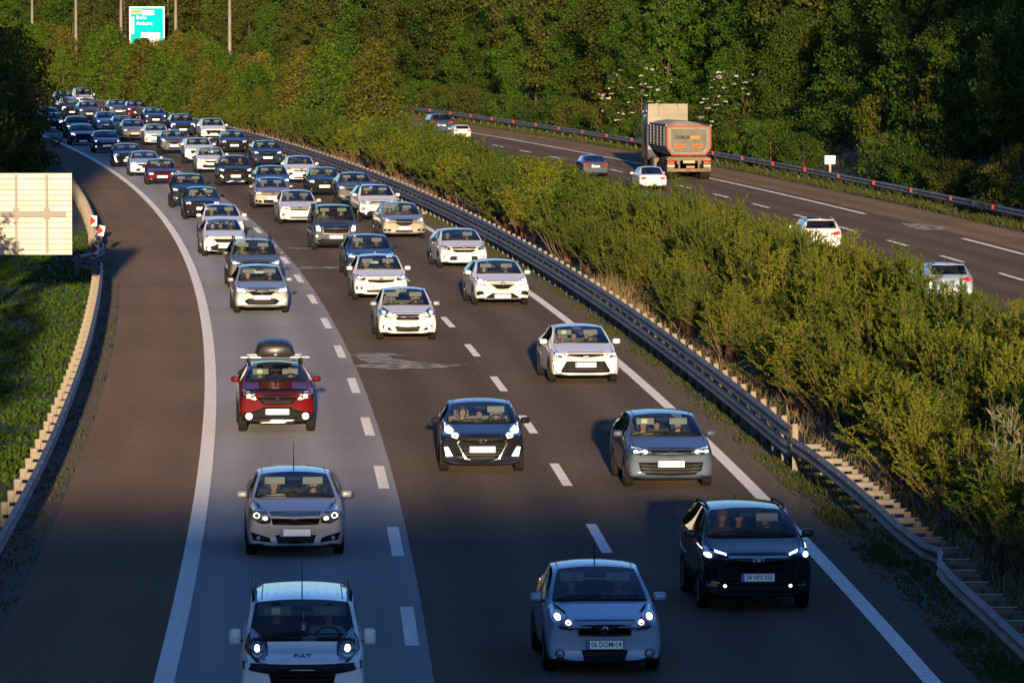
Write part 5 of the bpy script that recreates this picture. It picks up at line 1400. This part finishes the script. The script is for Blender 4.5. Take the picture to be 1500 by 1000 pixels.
def b_fiorino(root, bvh, fin, dim, P):
    L, hw, H, zn, zc, yc, yr, b, yrr = dim
    m = MB(); patch(m, [(-hw * .93, b + .97 * (zn - b)), (-hw * .56, b + .95 * (zn - b)), (hw * .56, b + .95 * (zn - b)), (hw * .93, b + .97 * (zn - b)), (hw * .93, b + .86 * (zn - b)), (hw * .56, b + .78 * (zn - b)), (-hw * .56, b + .78 * (zn - b)), (-hw * .93, b + .86 * (zn - b))], bvh, off=.02, step=.09); fin(m.build('bumper_strip', simple('blue_black_plastic', (.014, .016, .024), .6, spec=.1), root))
    hit = bvh.ray_cast(Vector((0, -9, zn - .01)), Vector((0, 1, 0)))
    z = zn - .02; h2 = bvh.ray_cast(Vector((0, -9, z)), Vector((0, 1, 0)))[0]
    yy = .28; h3 = bvh.ray_cast(Vector((0, yy - .13, 9)), Vector((0, 0, -1)))[0]
    nrm = bvh.ray_cast(Vector((0, yy - .13, 9)), Vector((0, 0, -1)))[1]
    t = text('FIAT', .19, simple('letter_blue', (.02, .035, .09), .3, .5), root, h3 + nrm * .006, (math.atan2(-nrm.y, nrm.z), 0, 0), ext=.004, sx=.66, bold=.002); fin(t)
    m = MB()
    for k in range(8):
        x = (k - 3.5) / 3.5 * hw * .58; bar(m, bvh, [(x, yr + .55), (x, yrr - .3)], .018, 'T', .006, step=.3)
    fin(m.build('roof_rib', P, root))
    m = MB(); h_ = Vector((.02, yr - .05, zc + .22))
    m.tube([h_ + Vector((0, 0, .16)), h_], .004, 4, 1); m.box(h_ + Vector((0, 0, -.03)), (.07, .015, .03), 0); m.box(h_ + Vector((0, 0, -.09)), (.05, .015, .08), 1)
    fin(m.build('mirror_charm', [simple('charm_red', (.6, .05, .05), .5), simple('charm_white', (.6, .6, .55), .5)], root))
    m = MB(); m.box((.10, yc + .22, zc + .02), (.22, .14, .05), 0, None, .02); fin(m.build('paper_bundle', simple('paper', (.6, .62, .6), .8), root))
def b_linea(root, bvh, fin, dim, P):
    L, hw, H, zn, zc, yc, yr, b, yrr = dim
    m = MB(); bar(m, bvh, [(-hw * .66, yr + .03), (hw * .66, yr + .03)], .035, 'T', .006, step=.2); fin(m.build('roof_edge', simple('edge_pale', (.6, .58, .52), .5), root))
    m = MB(); h_ = Vector((-.30, yr + .0, H - .22)); m.tube([h_ + Vector((0, -.02, .07)), h_ + Vector((0, -.02, .0)), h_ + Vector((0, -.02, -.06))], [.012, .03, .008], 8); fin(m.build('pendant', simple('charm_red', (.6, .05, .05), .5), root))
def b_pano(root, bvh, fin, dim, P):
    L, hw, H, zn, zc, yc, yr, b, yrr = dim
    m = MB(); patch(m, [(-hw * .56, yr + .2), (hw * .56, yr + .2), (hw * .55, yrr - .7), (-hw * .55, yrr - .7)], bvh, 'T', .006, .2); fin(m.build('glass_roof', PG, root))
LANE = 'vehicles queuing towards the camera'
C = [
 # right hand lane of the photo, nearest first
 dict(px=(880, 980), shape='sedan', face='linea', col='silverblue', W=1.73, H=1.49, lod=2, lights='y', label='light blue saloon lettered plate 06 DOM 14, nearest car in the middle of the photo', short='blue saloon nearest the camera', plate='06 DOM\u202214', antenna='front', bits=b_linea, ppl=['d grey black', 'p dark black'], yaw=1.5),
 dict(px=(1102, 889), shape='suv', face='cross', col='teal', W=1.82, H=1.62, lod=2, lights='b', label='black compact SUV with plate 34 NPS 555 beside the right edge line', short='black SUV by the edge line', plate='34 NPS 555', rails=1, antenna='fin', visd=1, visors=(0, 1), ppl=['d dark black', 'p brown scarf_brown', 'm dark black'], yaw=2.0),
 dict(px=(977, 711), shape='hatch', face='golf', col='golf', W=1.80, H=1.47, lod=2, lights='b', label='steel blue hatchback with round emblem driving ahead of the black SUV', short='steel blue hatchback', antenna='fin', sticker=1, ppl=['d dark black', 'p beige brown g', 'm beige black'], yaw=2),
 dict(px=(853, 559), shape='sedan', face='corolla', col='white', W=1.79, H=1.45, lod=2, lights='b', label='white saloon with wide black trapezoid intake and three people in it', short='white saloon with trapezoid intake', sticker=1, beige=1, ppl=['d grey grey', 'p white black', 'm dark black'], yaw=2.5),
 dict(px=(732, 446), shape='hatch', face='megane', col='white', W=1.82, H=1.45, lod=2, lights='b', label='white saloon with diamond badge, second of two white cars by the edge line', short='white car with V grille', ppl=['d dark black', 'p grey black'], yaw=3),
 dict(px=(676, 392), shape='hatch', face='clio', col='white', W=1.79, H=1.44, lod=2, lights='0', mcol='black', label='white hatchback with black mirrors and slanted daytime lamps by the edge line', short='white hatchback with black mirrors', visors=(0, 1), ppl=['d white black', 'p dark black'], yaw=3),
 dict(px=(589, 349), shape='sedan', face='insignia', col='champagne', W=1.86, H=1.49, lod=2, lights='y', label='champagne silver saloon with chrome grille in front of a white SUV with slotted grille', short='champagne saloon', beige=1, ppl=['d navy grey', 'p dark brown'], yaw=3),
 dict(px=(553, 324), shape='suv', face='compass', col='white', W=1.83, H=1.64, lod=2, lights='0', label='white SUV with seven slot grille behind the champagne saloon', short='white seven slot SUV', rails=1, ppl=['d grey black', 'p maroon brown'], yaw=3),
 dict(px=(520, 301), shape='suv', face='gen', col='grey', W=1.82, H=1.60, label='grey crossover with one bright fog lamp behind the white seven slot SUV', short='grey crossover', rails=1, ppl=['d dark black', 'p dark black']),
 dict(px=(474, 287), shape='hatch', face='polo', col='black', W=1.75, H=1.46, label='black hatchback with beige seats in the lane beside the guardrail', short='black hatchback by the guardrail', beige=1, ppl=['d dark black']),
 dict(px=(440, 268), shape='hatch', face='egea', col='white', W=1.73, H=1.47, lights='0', visors=(0, 0), label='small white hatchback behind the black hatchback near the guardrail', short='small white hatchback', ppl=['d white black']),
 dict(px=(391, 245), shape='suv', face='gen', col='navy', W=1.82, H=1.60, lights='b', rails=1, label='dark navy crossover with three bright lamps next to the guardrail', short='navy crossover by the guardrail', ppl=['d dark black', 'p dark black']),
 dict(px=(342, 224), shape='sedan', face='polo', col='black', W=1.80, H=1.47, lights='y', label='black saloon with warm lamps behind the navy crossover by the guardrail', short='black saloon with warm lamps', ppl=['d dark black']),
 dict(px=(312, 208), shape='suv', face='bigsuv', col='white', W=1.84, H=1.66, lights='0', label='white SUV beside the guardrail, the one behind the black saloon', short='white SUV far back', ppl=[]),
 dict(px=(267, 200), shape='suv', face='elled', col='navy', W=1.86, H=1.66, lights='b', label='large dark SUV with a bright lamp strip far back by the guardrail', short='large dark SUV', rails=1, ppl=[]),
 dict(px=(227, 184), shape='sedan', face='gen', col='navy', W=1.80, H=1.46, lights='w', label='dark blue saloon far back, behind the large dark SUV', short='dark blue saloon', ppl=[]),
 dict(px=(200, 173), shape='hatch', face='gen', col='maroon', W=1.78, H=1.47, lights='w', oneeye=1, label='dark red hatchback far back beside the guardrail bend', short='dark red hatchback', ppl=[]),
 dict(px=(173, 171), shape='hatch', face='gen', col='slate', W=1.78, H=1.47, lights='w', oneeye=1, label='slate blue hatchback far back, left of the dark red hatchback', short='slate hatchback', ppl=[]),
 # middle lane
 dict(px=(705, 689), shape='sedan', face='elantra', col='black', W=1.78, H=1.44, lod=2, lights='b', label='black saloon with hexagonal chrome grille and four bright lamps mid picture', short='black saloon with hexagonal grille', beige=1, visors=(0, 1), ppl=['d dark black', 'p beige brown', 'm navy black'], yaw=-.5),
 dict(px=(595, 497), shape='sedan', face='linea2', col='white', W=1.73, H=1.49, lod=2, lights='y', beige=1, mcol='silver', label='white saloon with small chrome grille and fog lamps, ahead in the middle lane', short='white saloon with chrome grille', ppl=['d dark black', 'p dark black'], yaw=1),
 dict(px=(556, 439), shape='hatch', face='astrak', col='white', W=1.81, H=1.48, lod=2, lights='b', antenna='fin', label='white hatchback with chrome winged badge in front of a black saloon', short='white hatchback with winged badge', ppl=['d grey black', 'p white scarf_white'], yaw=1),
 dict(px=(541, 404), shape='sedan', face='polo', col='navy', W=1.83, H=1.48, lod=2, lights='b', label='dark navy saloon right behind the white hatchback in the middle lane', short='dark navy saloon', ppl=['d navy grey', 'p beige blond'], yaw=1),
 dict(px=(490, 366), shape='mpv', face='courier', col='slate', W=1.80, H=1.80, lod=2, lights='b', mcol='black', rails=1, railh=.03, antenna='fin', label='tall slate grey family van with oval badge in the middle lane', short='tall slate family van', cat='van', name='family_van', ppl=['d dark black', 'p grey black'], yaw=1.5),
 dict(px=(437, 328), shape='sedan', face='egea', col='white', W=1.79, H=1.49, lod=2, lights='b', label='white saloon with dark oval grille behind the tall slate van', short='white saloon with oval grille', visd=1, ppl=['d dark black', 'p dark black'], yaw=1.5),
 dict(px=(398, 305), shape='sedan', face='polo', col='champagne', W=1.80, H=1.46, lights='y', label='grey beige saloon with emblem behind the white oval grille saloon', short='grey beige saloon', ppl=['d dark black', 'p dark black']),
 dict(px=(399, 289), shape='suv', face='gen', col='blue', W=1.80, H=1.60, lights='b', rails=1, label='blue crossover with roof rails right behind the grey beige saloon', short='blue crossover', ppl=['d grey black']),
 dict(px=(344, 273), shape='suv', face='bigsuv', col='black', W=1.86, H=1.66, lights='b', rails=1, lod=2, visors=(0, 0), label='black SUV with wide mesh grille and silver skid strip in middle lane', short='black mesh grille SUV', ppl=['d beige black', 'p dark brown']),
 dict(px=(309, 253), shape='hatch', face='taliant', col='white', W=1.76, H=1.47, lights='y', label='white hatchback left of and behind the black mesh grille SUV', short='white hatchback behind mesh grille SUV', ppl=['d dark black', 'p dark black']),
 dict(px=(291, 240), shape='suv', face='lion', col='white', W=1.82, H=1.58, lights='w', label='white crossover with slanted front lamps behind the white hatchback', short='white crossover with slanted lamps', ppl=['d maroon black']),
 dict(px=(254, 226), shape='suv', face='insignia', col='grey', W=1.82, H=1.56, lights='w', label='dark grey SUV with tall grille in the middle lane far back', short='dark grey SUV far back', ppl=['d red black', 'p dark black']),
 dict(px=(229, 213), shape='hatch', face='egea', col='white', W=1.77, H=1.46, lights='y', label='small white car behind the dark grey SUV', short='small white car', ppl=[]),
 dict(px=(196, 206), shape='hatch', face='polo', col='champagne', W=1.76, H=1.50, lights='y', label='cream hatchback far back left of the small white car', short='cream hatchback', ppl=[]),
 dict(px=(181, 198), shape='hatch', face='gen', col='blue', W=1.74, H=1.44, lights='0', label='blue hatchback half hidden by the cream hatchback', short='blue hatchback far back', ppl=[]),
 dict(px=(157, 192), shape='sedan', face='gen', col='silverblue', W=1.80, H=1.47, lights='w', label='shaded silver saloon with bright lamps far back mid queue', short='shaded silver saloon', ppl=[]),
 dict(px=(130, 177), shape='suv', face='gen', col='slate', W=1.84, H=1.62, lights='w', oneeye=1, label='shaded slate crossover in the far queue behind the silver saloon', short='shaded slate crossover', ppl=[]),
 dict(px=(105, 173), shape='suv', face='elled', col='black', W=1.84, H=1.64, lights='b', oneeye=1, label='black SUV with angular white lamp far back below the trees', short='black SUV with angular lamp', ppl=[]),
 dict(px=(123, 158), shape='van', face='fiorino', col='lightblue', W=1.80, H=1.84, lights='y', oneeye=-1, label='pale van at the far end of the queue by the lamp post', short='pale far van', cat='van', name='delivery_van', ppl=[]),  # a white van, its blue shade put into the paint
 dict(px=(95, 160), shape='suv', face='compass', col='silverblue', W=1.82, H=1.62, lights='w', oneeye=1, label='silver blue SUV partly under the dark trees beside the pale van', short='silver blue far SUV', ppl=[]),
 # left hand lane of the photo
 dict(px=(443, 1062), shape='van', face='fiorino', col='white', W=1.72, H=1.74, lod=2, lights='y', label='white van with black strip and roof rails cut off by the bottom edge', short='white van at the bottom edge', cat='van', name='delivery_van', rails=1, railh=.09, antenna='front', anth=.46, sticker=1, bits=b_fiorino, visd=1, ppl=['d lightblue black', 'p maroon black'], yaw=.5),
 dict(px=(432, 811), shape='hatch', face='astra', col='silver', W=1.76, H=1.46, lod=2, lights='y', darklens=0, label='silver hatchback with round twin lamps and long aerial in the pale lane', short='silver hatchback with twin lamps', antenna='front', anth=.50, ppl=['d dark black', 'p white black'], yaw=1),
 dict(px=(405, 631), shape='suv', face='sandero', col='red', W=1.76, H=1.54, lod=2, lights='y', label='red crossover carrying a black roof box on pale crossbars', short='red car with roof box', rails=1, railh=.09, sticker=1, bits=b_roofbox, ppl=['d dark black', 'p dark black', 'l dark black'], yaw=1),
 dict(px=(382, 458), shape='hatch', face='taliant', col='silver', W=1.74, H=1.50, lod=2, lights='b', label='silver saloon with large diamond badge ahead of the grey SUV', short='silver car with diamond badge', ppl=['d dark black', 'p brown black'], yaw=1.5),
 dict(px=(373, 421), shape='suv', face='gen', col='olivegrey', W=1.84, H=1.66, lod=2, lights='b', rails=1, railh=.10, antenna='front', label='dusty grey SUV with roof rails tucked behind the silver diamond badge car', short='dusty grey SUV', ppl=['d grey black', 'p beige grey'], yaw=1.5),
 dict(px=(328, 375), shape='sedan', face='sandero', col='white', W=1.70, H=1.45, lod=2, lights='y', mcol='black', label='white saloon with black mirrors and warm lamps in the pale lane', short='white saloon with black mirrors', visors=(0, 0), ppl=['d dark black', 'p navy black', 'm beige blond'], yaw=2),
 dict(px=(326, 352), shape='sedan', face='gen', col='white', W=1.76, H=1.48, lights='y', label='white saloon close behind the white saloon with black mirrors', short='second white saloon in the pale lane', ppl=['d dark black', 'p dark black'], yaw=2),
 dict(px=(296, 321), shape='hatch', face='polo', col='black', W=1.74, H=1.46, lights='y', beige=1, label='black hatchback with cream interior behind the two white saloons', short='black hatchback with cream interior', ppl=['d white black', 'p dark black', 'm red black']),
 dict(px=(277, 304), shape='suv', face='gen', col='teal', W=1.82, H=1.62, lights='w', rails=1, label='dark teal SUV behind the black hatchback with cream interior', short='dark teal SUV', ppl=['d dark black', 'p dark black']),
 dict(px=(237, 271), shape='old', face='old', col='maroon', W=1.70, H=1.40, lights='w', label='old maroon saloon with boxy lamps in the pale lane', short='old maroon saloon', ppl=['d dark black']),
 dict(px=(212, 258), shape='sedan', face='clio', col='lightblue', W=1.80, H=1.42, lights='b', label='white saloon in shade just behind the old maroon saloon', short='shaded white saloon', ppl=[]),  # white car whose shade is painted in as pale blue
 dict(px=(187, 245), shape='sedan', face='lion', col='black', W=1.84, H=1.42, lights='b', oneeye=1, label='black saloon with long vertical white lamp in the shaded pale lane', short='black saloon with vertical lamp', ppl=[]),
 dict(px=(156, 224), shape='hatch', face='astrak', col='slate', W=1.80, H=1.46, lights='w', label='dark slate hatchback with two lamps in the shaded pale lane', short='dark slate hatchback', ppl=[]),
 dict(px=(121, 213), shape='sedan', face='megane', col='navy', W=1.82, H=1.46, lights='w', oneeye=1, label='navy saloon with diamond badge deep in the shade', short='navy saloon in shade', ppl=[]),
 dict(px=(114, 203), shape='suv', face='gen', col='black', W=1.82, H=1.62, lights='w', oneeye=1, label='black SUV tucked behind the shaded navy saloon', short='black SUV in shade', ppl=[]),
 dict(px=(75, 193), shape='sedan', face='megane', col='black', W=1.84, H=1.46, lights='w', label='black saloon with two lamps beside the dark trees at left', short='black saloon by the trees', ppl=[]),
 dict(px=(72, 184), shape='sedan', face='gen', col='silverblue', W=1.78, H=1.46, lights='0', label='pale blue roofed car behind the black saloon by the trees', short='pale blue car by the trees', ppl=[]),
 dict(px=(39, 178), shape='hatch', face='gen', col='black', W=1.78, H=1.46, lights='w', label='dark car half hidden by tree branches, farthest left in the queue', short='dark hidden car', ppl=[]),
 # the far carriageway, seen from behind
 dict(px=(870, 259), shape='sedan', face='gen', col='slate', W=1.80, H=1.45, away=True, lights='0', sc=.86, label='slate blue saloon seen from behind, left of the white old saloon', short='slate saloon driving away', group='vehicles driving away on the far carriageway', ppl=[]),
 dict(px=(954, 279), shape='old', face='old', col='white', W=1.70, H=1.41, away=True, lights='0', sc=.90, label='old white boxy saloon seen from behind beside the dump truck', short='old white saloon driving away', group='vehicles driving away on the far carriageway', ppl=[]),
 dict(px=(1200, 374), shape='suv', face='gen', col='white', W=1.82, H=1.62, away=True, lights='0', sc=.90, rails='chrome', antenna='fin', label='white SUV seen from behind, half hidden by the median shrubs', short='white SUV driving away', group='vehicles driving away on the far carriageway', bits=b_pano, ppl=[]),
 dict(px=(1386, 444), shape='hatch', face='gen', col='silverblue', W=1.80, H=1.47, away=True, lights='0', sc=.92, antenna='rod', label='blue-shaded silver hatchback seen from behind, nearest on the far carriageway', short='blue-shaded silver hatchback driving away', group='vehicles driving away on the far carriageway', ppl=[]),  # a silver car; blue of shade and sky reflection is in the paint
 dict(px=(645, 199), shape='suv', face='gen', col='blue', W=1.84, H=1.64, away=True, lights='0', label='blue SUV almost hidden by shrubs far along the far carriageway', short='blue SUV far away', group='vehicles driving away on the far carriageway', ppl=[]),
 dict(px=(676, 205), shape='hatch', face='gen', col='white', W=1.70, H=1.45, away=True, lights='0', sc=.75, label='tiny white hatchback almost hidden by shrubs beside the far blue SUV', short='tiny white hatchback', group='vehicles driving away on the far carriageway', ppl=[]),
 dict(px=(124, 113), shape='hatch', face='gen', col='slate', W=1.78, H=1.47, away=True, lights='0', label='tiny dark car far off beside the tallest lamp post', short='tiny dark far car', group='vehicles driving away on the far carriageway', ppl=[]),
]
for i, s in enumerate(C):
    s.setdefault('group', LANE)
    if 'lod' not in s: s['lod'] = 1 if s['px'][1] > 215 else 0
    car(s)
WHO = {'d': 'driver', 'p': 'front passenger', 'm': 'rear passenger', 'l': 'rear passenger', 'r': 'rear passenger'}
for s in C:
    for q in s['ppl']:
        f = q.split(); hr = {'black': 'dark hair', 'brown': 'brown hair', 'grey': 'grey hair', 'blond': 'fair hair', 'scarf_white': 'white headscarf', 'scarf_brown': 'brown headscarf'}[f[2]]
        lab = '%s with %s in the %s' % (WHO[f[0]], hr, s['short'])
        person(s, f[0], f[1], f[2], lab, .86 if f[0] in 'ml' else random.uniform(.97, 1.03), len(f) > 3, random.choice((0, 0, 1, 2)))

# ---------------------------------------------------------------- dump truck
def truck():
    p = gp(1009, 263); rz = head(p.y)
    root = tag(empty('dump_truck', p, rz), 'loaded grey dump truck seen from behind with red outlined tailgate', 'truck', 'vehicles driving away on the far carriageway')
    Mt = noisy('tipper_grey', (.13, .118, .09), (.20, .185, .145), 1.6, .7, detail=8); Md = noisy('tipper_dark', (.05, .05, .055), (.11, .105, .10), 1.2, .5, detail=8)
    Mf = noisy('chassis_dust', (.10, .075, .048), (.18, .135, .085), 2.5, .8, detail=8); Mr = simple('red_outline', (.34, .07, .055), .8, spec=.05)
    Mcab = noisy('cab_back', (.20, .18, .135), (.27, .245, .19), 1.0, .7); Mcs = simple('cab_side', (.03, .035, .05), .35, .2, 1.0)
    hw = 1.25
    sec = [(-hw, 2.98), (hw, 2.98), (hw, 1.78), (hw - .30, 1.34), (-hw + .30, 1.34), (-hw, 1.78)]
    # tub: side and floor walls as a shell
    m = MB(); n = len(sec); q = [(a * .94, (b - 1.34) * 1.0 + 1.34) for a, b in sec]
    vs = [(a, .12, b) for a, b in sec] + [(a * .97, 7.2, b + .05) for a, b in sec]
    fs = [(i, (i + 1) % n, (i + 1) % n + n, i + n) for i in range(1, n)] + [tuple(range(n, 2 * n))]
    m.add(vs, fs)
    for k in range(6):
        z = 1.95 + k * .17
        for s in (1, -1): m.box((s * (hw + .01), 3.6, z), (.05, 6.8, .06))
    for k in range(5):
        for s in (1, -1): m.box((s * (hw + .02), .9 + k * 1.5, 2.4), (.07, .10, 1.1))
    m.box((-hw, 3.6, 3.0), (.12, 7.1, .10)); m.box((hw, 3.6, 3.0), (.12, 7.1, .10))
    m.build('tipper_body', Md, root)
    m = MB(); m.prism(sec, (0, .10, 0), (1, 0, 0), (0, 0, 1), (0, -1, 0), .10)
    inn = [(a * .80, 2.80 if b > 2.5 else (b * .98 + .06 if b > 1.6 else 1.52)) for a, b in sec]
    g = m.build('tailgate', Mt, root); fix_normals(g)
    m = MB()
    for a, b in zip(sec, sec[1:] + sec[:1]):
        a = Vector((a[0] * .96, 0, a[1] - (.04 if a[1] > 2.5 else -.05))); b = Vector((b[0] * .96, 0, b[1] - (.04 if b[1] > 2.5 else -.05))); c = (a + b) / 2; d = b - a
        M = Matrix.Rotation(-math.atan2(d.z, d.x), 3, 'Y'); m.box((c.x, -.02, c.z), (d.length + .04, .05, .085), 0, M)
    m.build('reflective_outline', Mr, g)
    m = MB(); m.prism(inn, (0, -.012, 0), (1, 0, 0), (0, 0, 1), (0, -1, 0), .015); m.build('gate_panel', noisy('gate_panel', (.075, .07, .052), (.12, .11, .085), 2, .7), g)
    for x in (-.62, .38):
        m = MB(); m.box((x + .12, -.04, 1.88), (.56, .02, .17)); m.build('marker_plate', simple('marker_orange', (.48, .16, .03), .8, spec=.05), g)
        m = MB(); m.box((x + .12, -.052, 1.88), (.48, .01, .09)); m.build('marker_stripe', simple('marker_red', (.42, .06, .03), .8, spec=.05), g)
    m = MB(); m.box((.33, -.04, 2.34), (.54, .02, .17), 0, None, .008); m.build('maker_badge', simple('badge_orange', (.45, .19, .06), .8, spec=.05), g)
    text('DORUK', .24, simple('letter_grey', (.035, .035, .035), .8, spec=.05), g, (-.34, -.04, 2.34), sx=1.0, bold=.012)
    # load
    m = MB(); nx, ny = 10, 16; vs = []
    for j in range(ny + 1):
        for i in range(nx + 1):
            u, v = i / nx * 2 - 1, j / ny; z = 2.94 + .34 * (1 - abs(u + .15) ** 2.2 * .8) * min(1, v * 6) ** .7 * (1 - .2 * v) * (.85 + .15 * math.sin(v * 14)) + random.uniform(-.03, .03)
            vs.append((u * hw * .94, .2 + v * 6.8, z))
    m.add(vs, [(j * (nx + 1) + i, j * (nx + 1) + i + 1, (j + 1) * (nx + 1) + i + 1, (j + 1) * (nx + 1) + i) for j in range(ny) for i in range(nx)], 0, True)
    m.build('sand_load', noisy('tarp_sand', (.34, .25, .14), (.48, .37, .22), 1.5, .9), root)
    # chassis, bumper, lamps
    m = MB(); m.box((0, .9, 1.15), (2.2, 1.6, .22)); m.box((-.6, 3.4, 1.0), (.16, 7.0, .28)); m.box((.6, 3.4, 1.0), (.16, 7.0, .28)); m.build('chassis', Mf, root)
    m = MB(); m.box((0, -.05, .52), (2.46, .14, .18), 0, None, .02); m.box((-1.02, -.04, .80), (.38, .10, .44)); m.box((1.02, -.04, .80), (.38, .10, .44)); m.box((-.55, 0, .85), (.10, .1, .55)); m.box((.55, 0, .85), (.10, .1, .55)); m.box((0, 0, 1.14), (2.46, .10, .14)); m.build('rear_bumper', Mf, root)
    for s in (1, -1):
        m = MB(); m.box((s * 1.0, -.10, 1.02), (.40, .04, .11), 0, None, .01); h = m.build('tail_light', RED, root)
        m = MB(); m.box((s * 1.0, -.125, 1.02), (.16, .01, .06)); m.build('lamp', E_R, h)
        m = MB(); m.box((s * 1.02, -.10, .76), (.40, .02, .05)); m.build('reflector', simple('reflector_pale', (.7, .6, .4), .4), root)
        m = MB(); m.box((s * 1.02, .55, .62), (.46, .03, .52)); m.build('mud_flap', PB, root)
    m = MB(); m.box((0, -.08, .98), (.66, .03, .15)); m.build('number_plate', simple('plate_dusty', (.33, .29, .20), .7), root)
    m = MB(); m.box((.08, -.08, .70), (.46, .02, .12)); m.build('red_plate', simple('plate_red', (.42, .08, .05), .5), root)
    m = MB(); m.lathe([(-.28, .30), (-.29, .45), (-.25, .52), (.25, .52), (.29, .45), (.28, .30)], 26); tm = m.mesh('wheel', [TY]); q = MB(); q.lathe([(.20, .33), (.12, .28), (.12, .0)], 20); rm = q.mesh('rim', [Mf])
    for y in (.75, 2.1, 3.45, 7.4, 10.6):
        for s in (1, -1):
            w_ = link('wheel', tm, root); w_.location = (s * .96, y, .52)
            if s < 0: w_.rotation_euler = (0, 0, PI)
            link('rim', rm, w_)
    # cab
    m = MB(); m.box((0, 10.3, 2.15), (2.45, 2.2, 2.6), 0, None, .12); m.build('cab', Mcs, root)
    m = MB(); m.box((0, 9.18, 2.6), (2.30, .05, 2.3), 0); m.build('cab_back', Mcab, root)
    m = MB(); m.prism([(0, 0), (2.0, 0), (1.7, .55), (.0, .62)], (-1.14, 9.1, 3.44), (0, 1, 0), (0, 0, 1), (1, 0, 0), 2.28)
    for x in (-.55, .60): m.box((x, 9.08, 3.72), (.03, .04, .66), 1)
    for x in (-.48, .52): m.box((x, 9.06, 3.98), (.12, .06, .12), 1)
    fix_normals(m.build('roof_deflector', [Mcab, Md], root))
    for s in (1, -1):
        m = MB(); m.box((s * 1.52, 11.2, 2.35), (.12, .25, .75), 0, None, .04); m.box((s * 1.38, 11.2, 2.7), (.3, .04, .04), 0); m.build('wing_mirror', PB, root)
        m = MB(); m.box((s * 1.10, 6.2, .78), (.30, 1.5, .62), 0, None, .06); m.build('side_tank', Mf, root)
    m = MB(); m.tube([(-1.22, 9.3, 3.55), (-1.22, 9.3, 3.75)], .09, 10); m.build('beacon', CH, root)
truck()
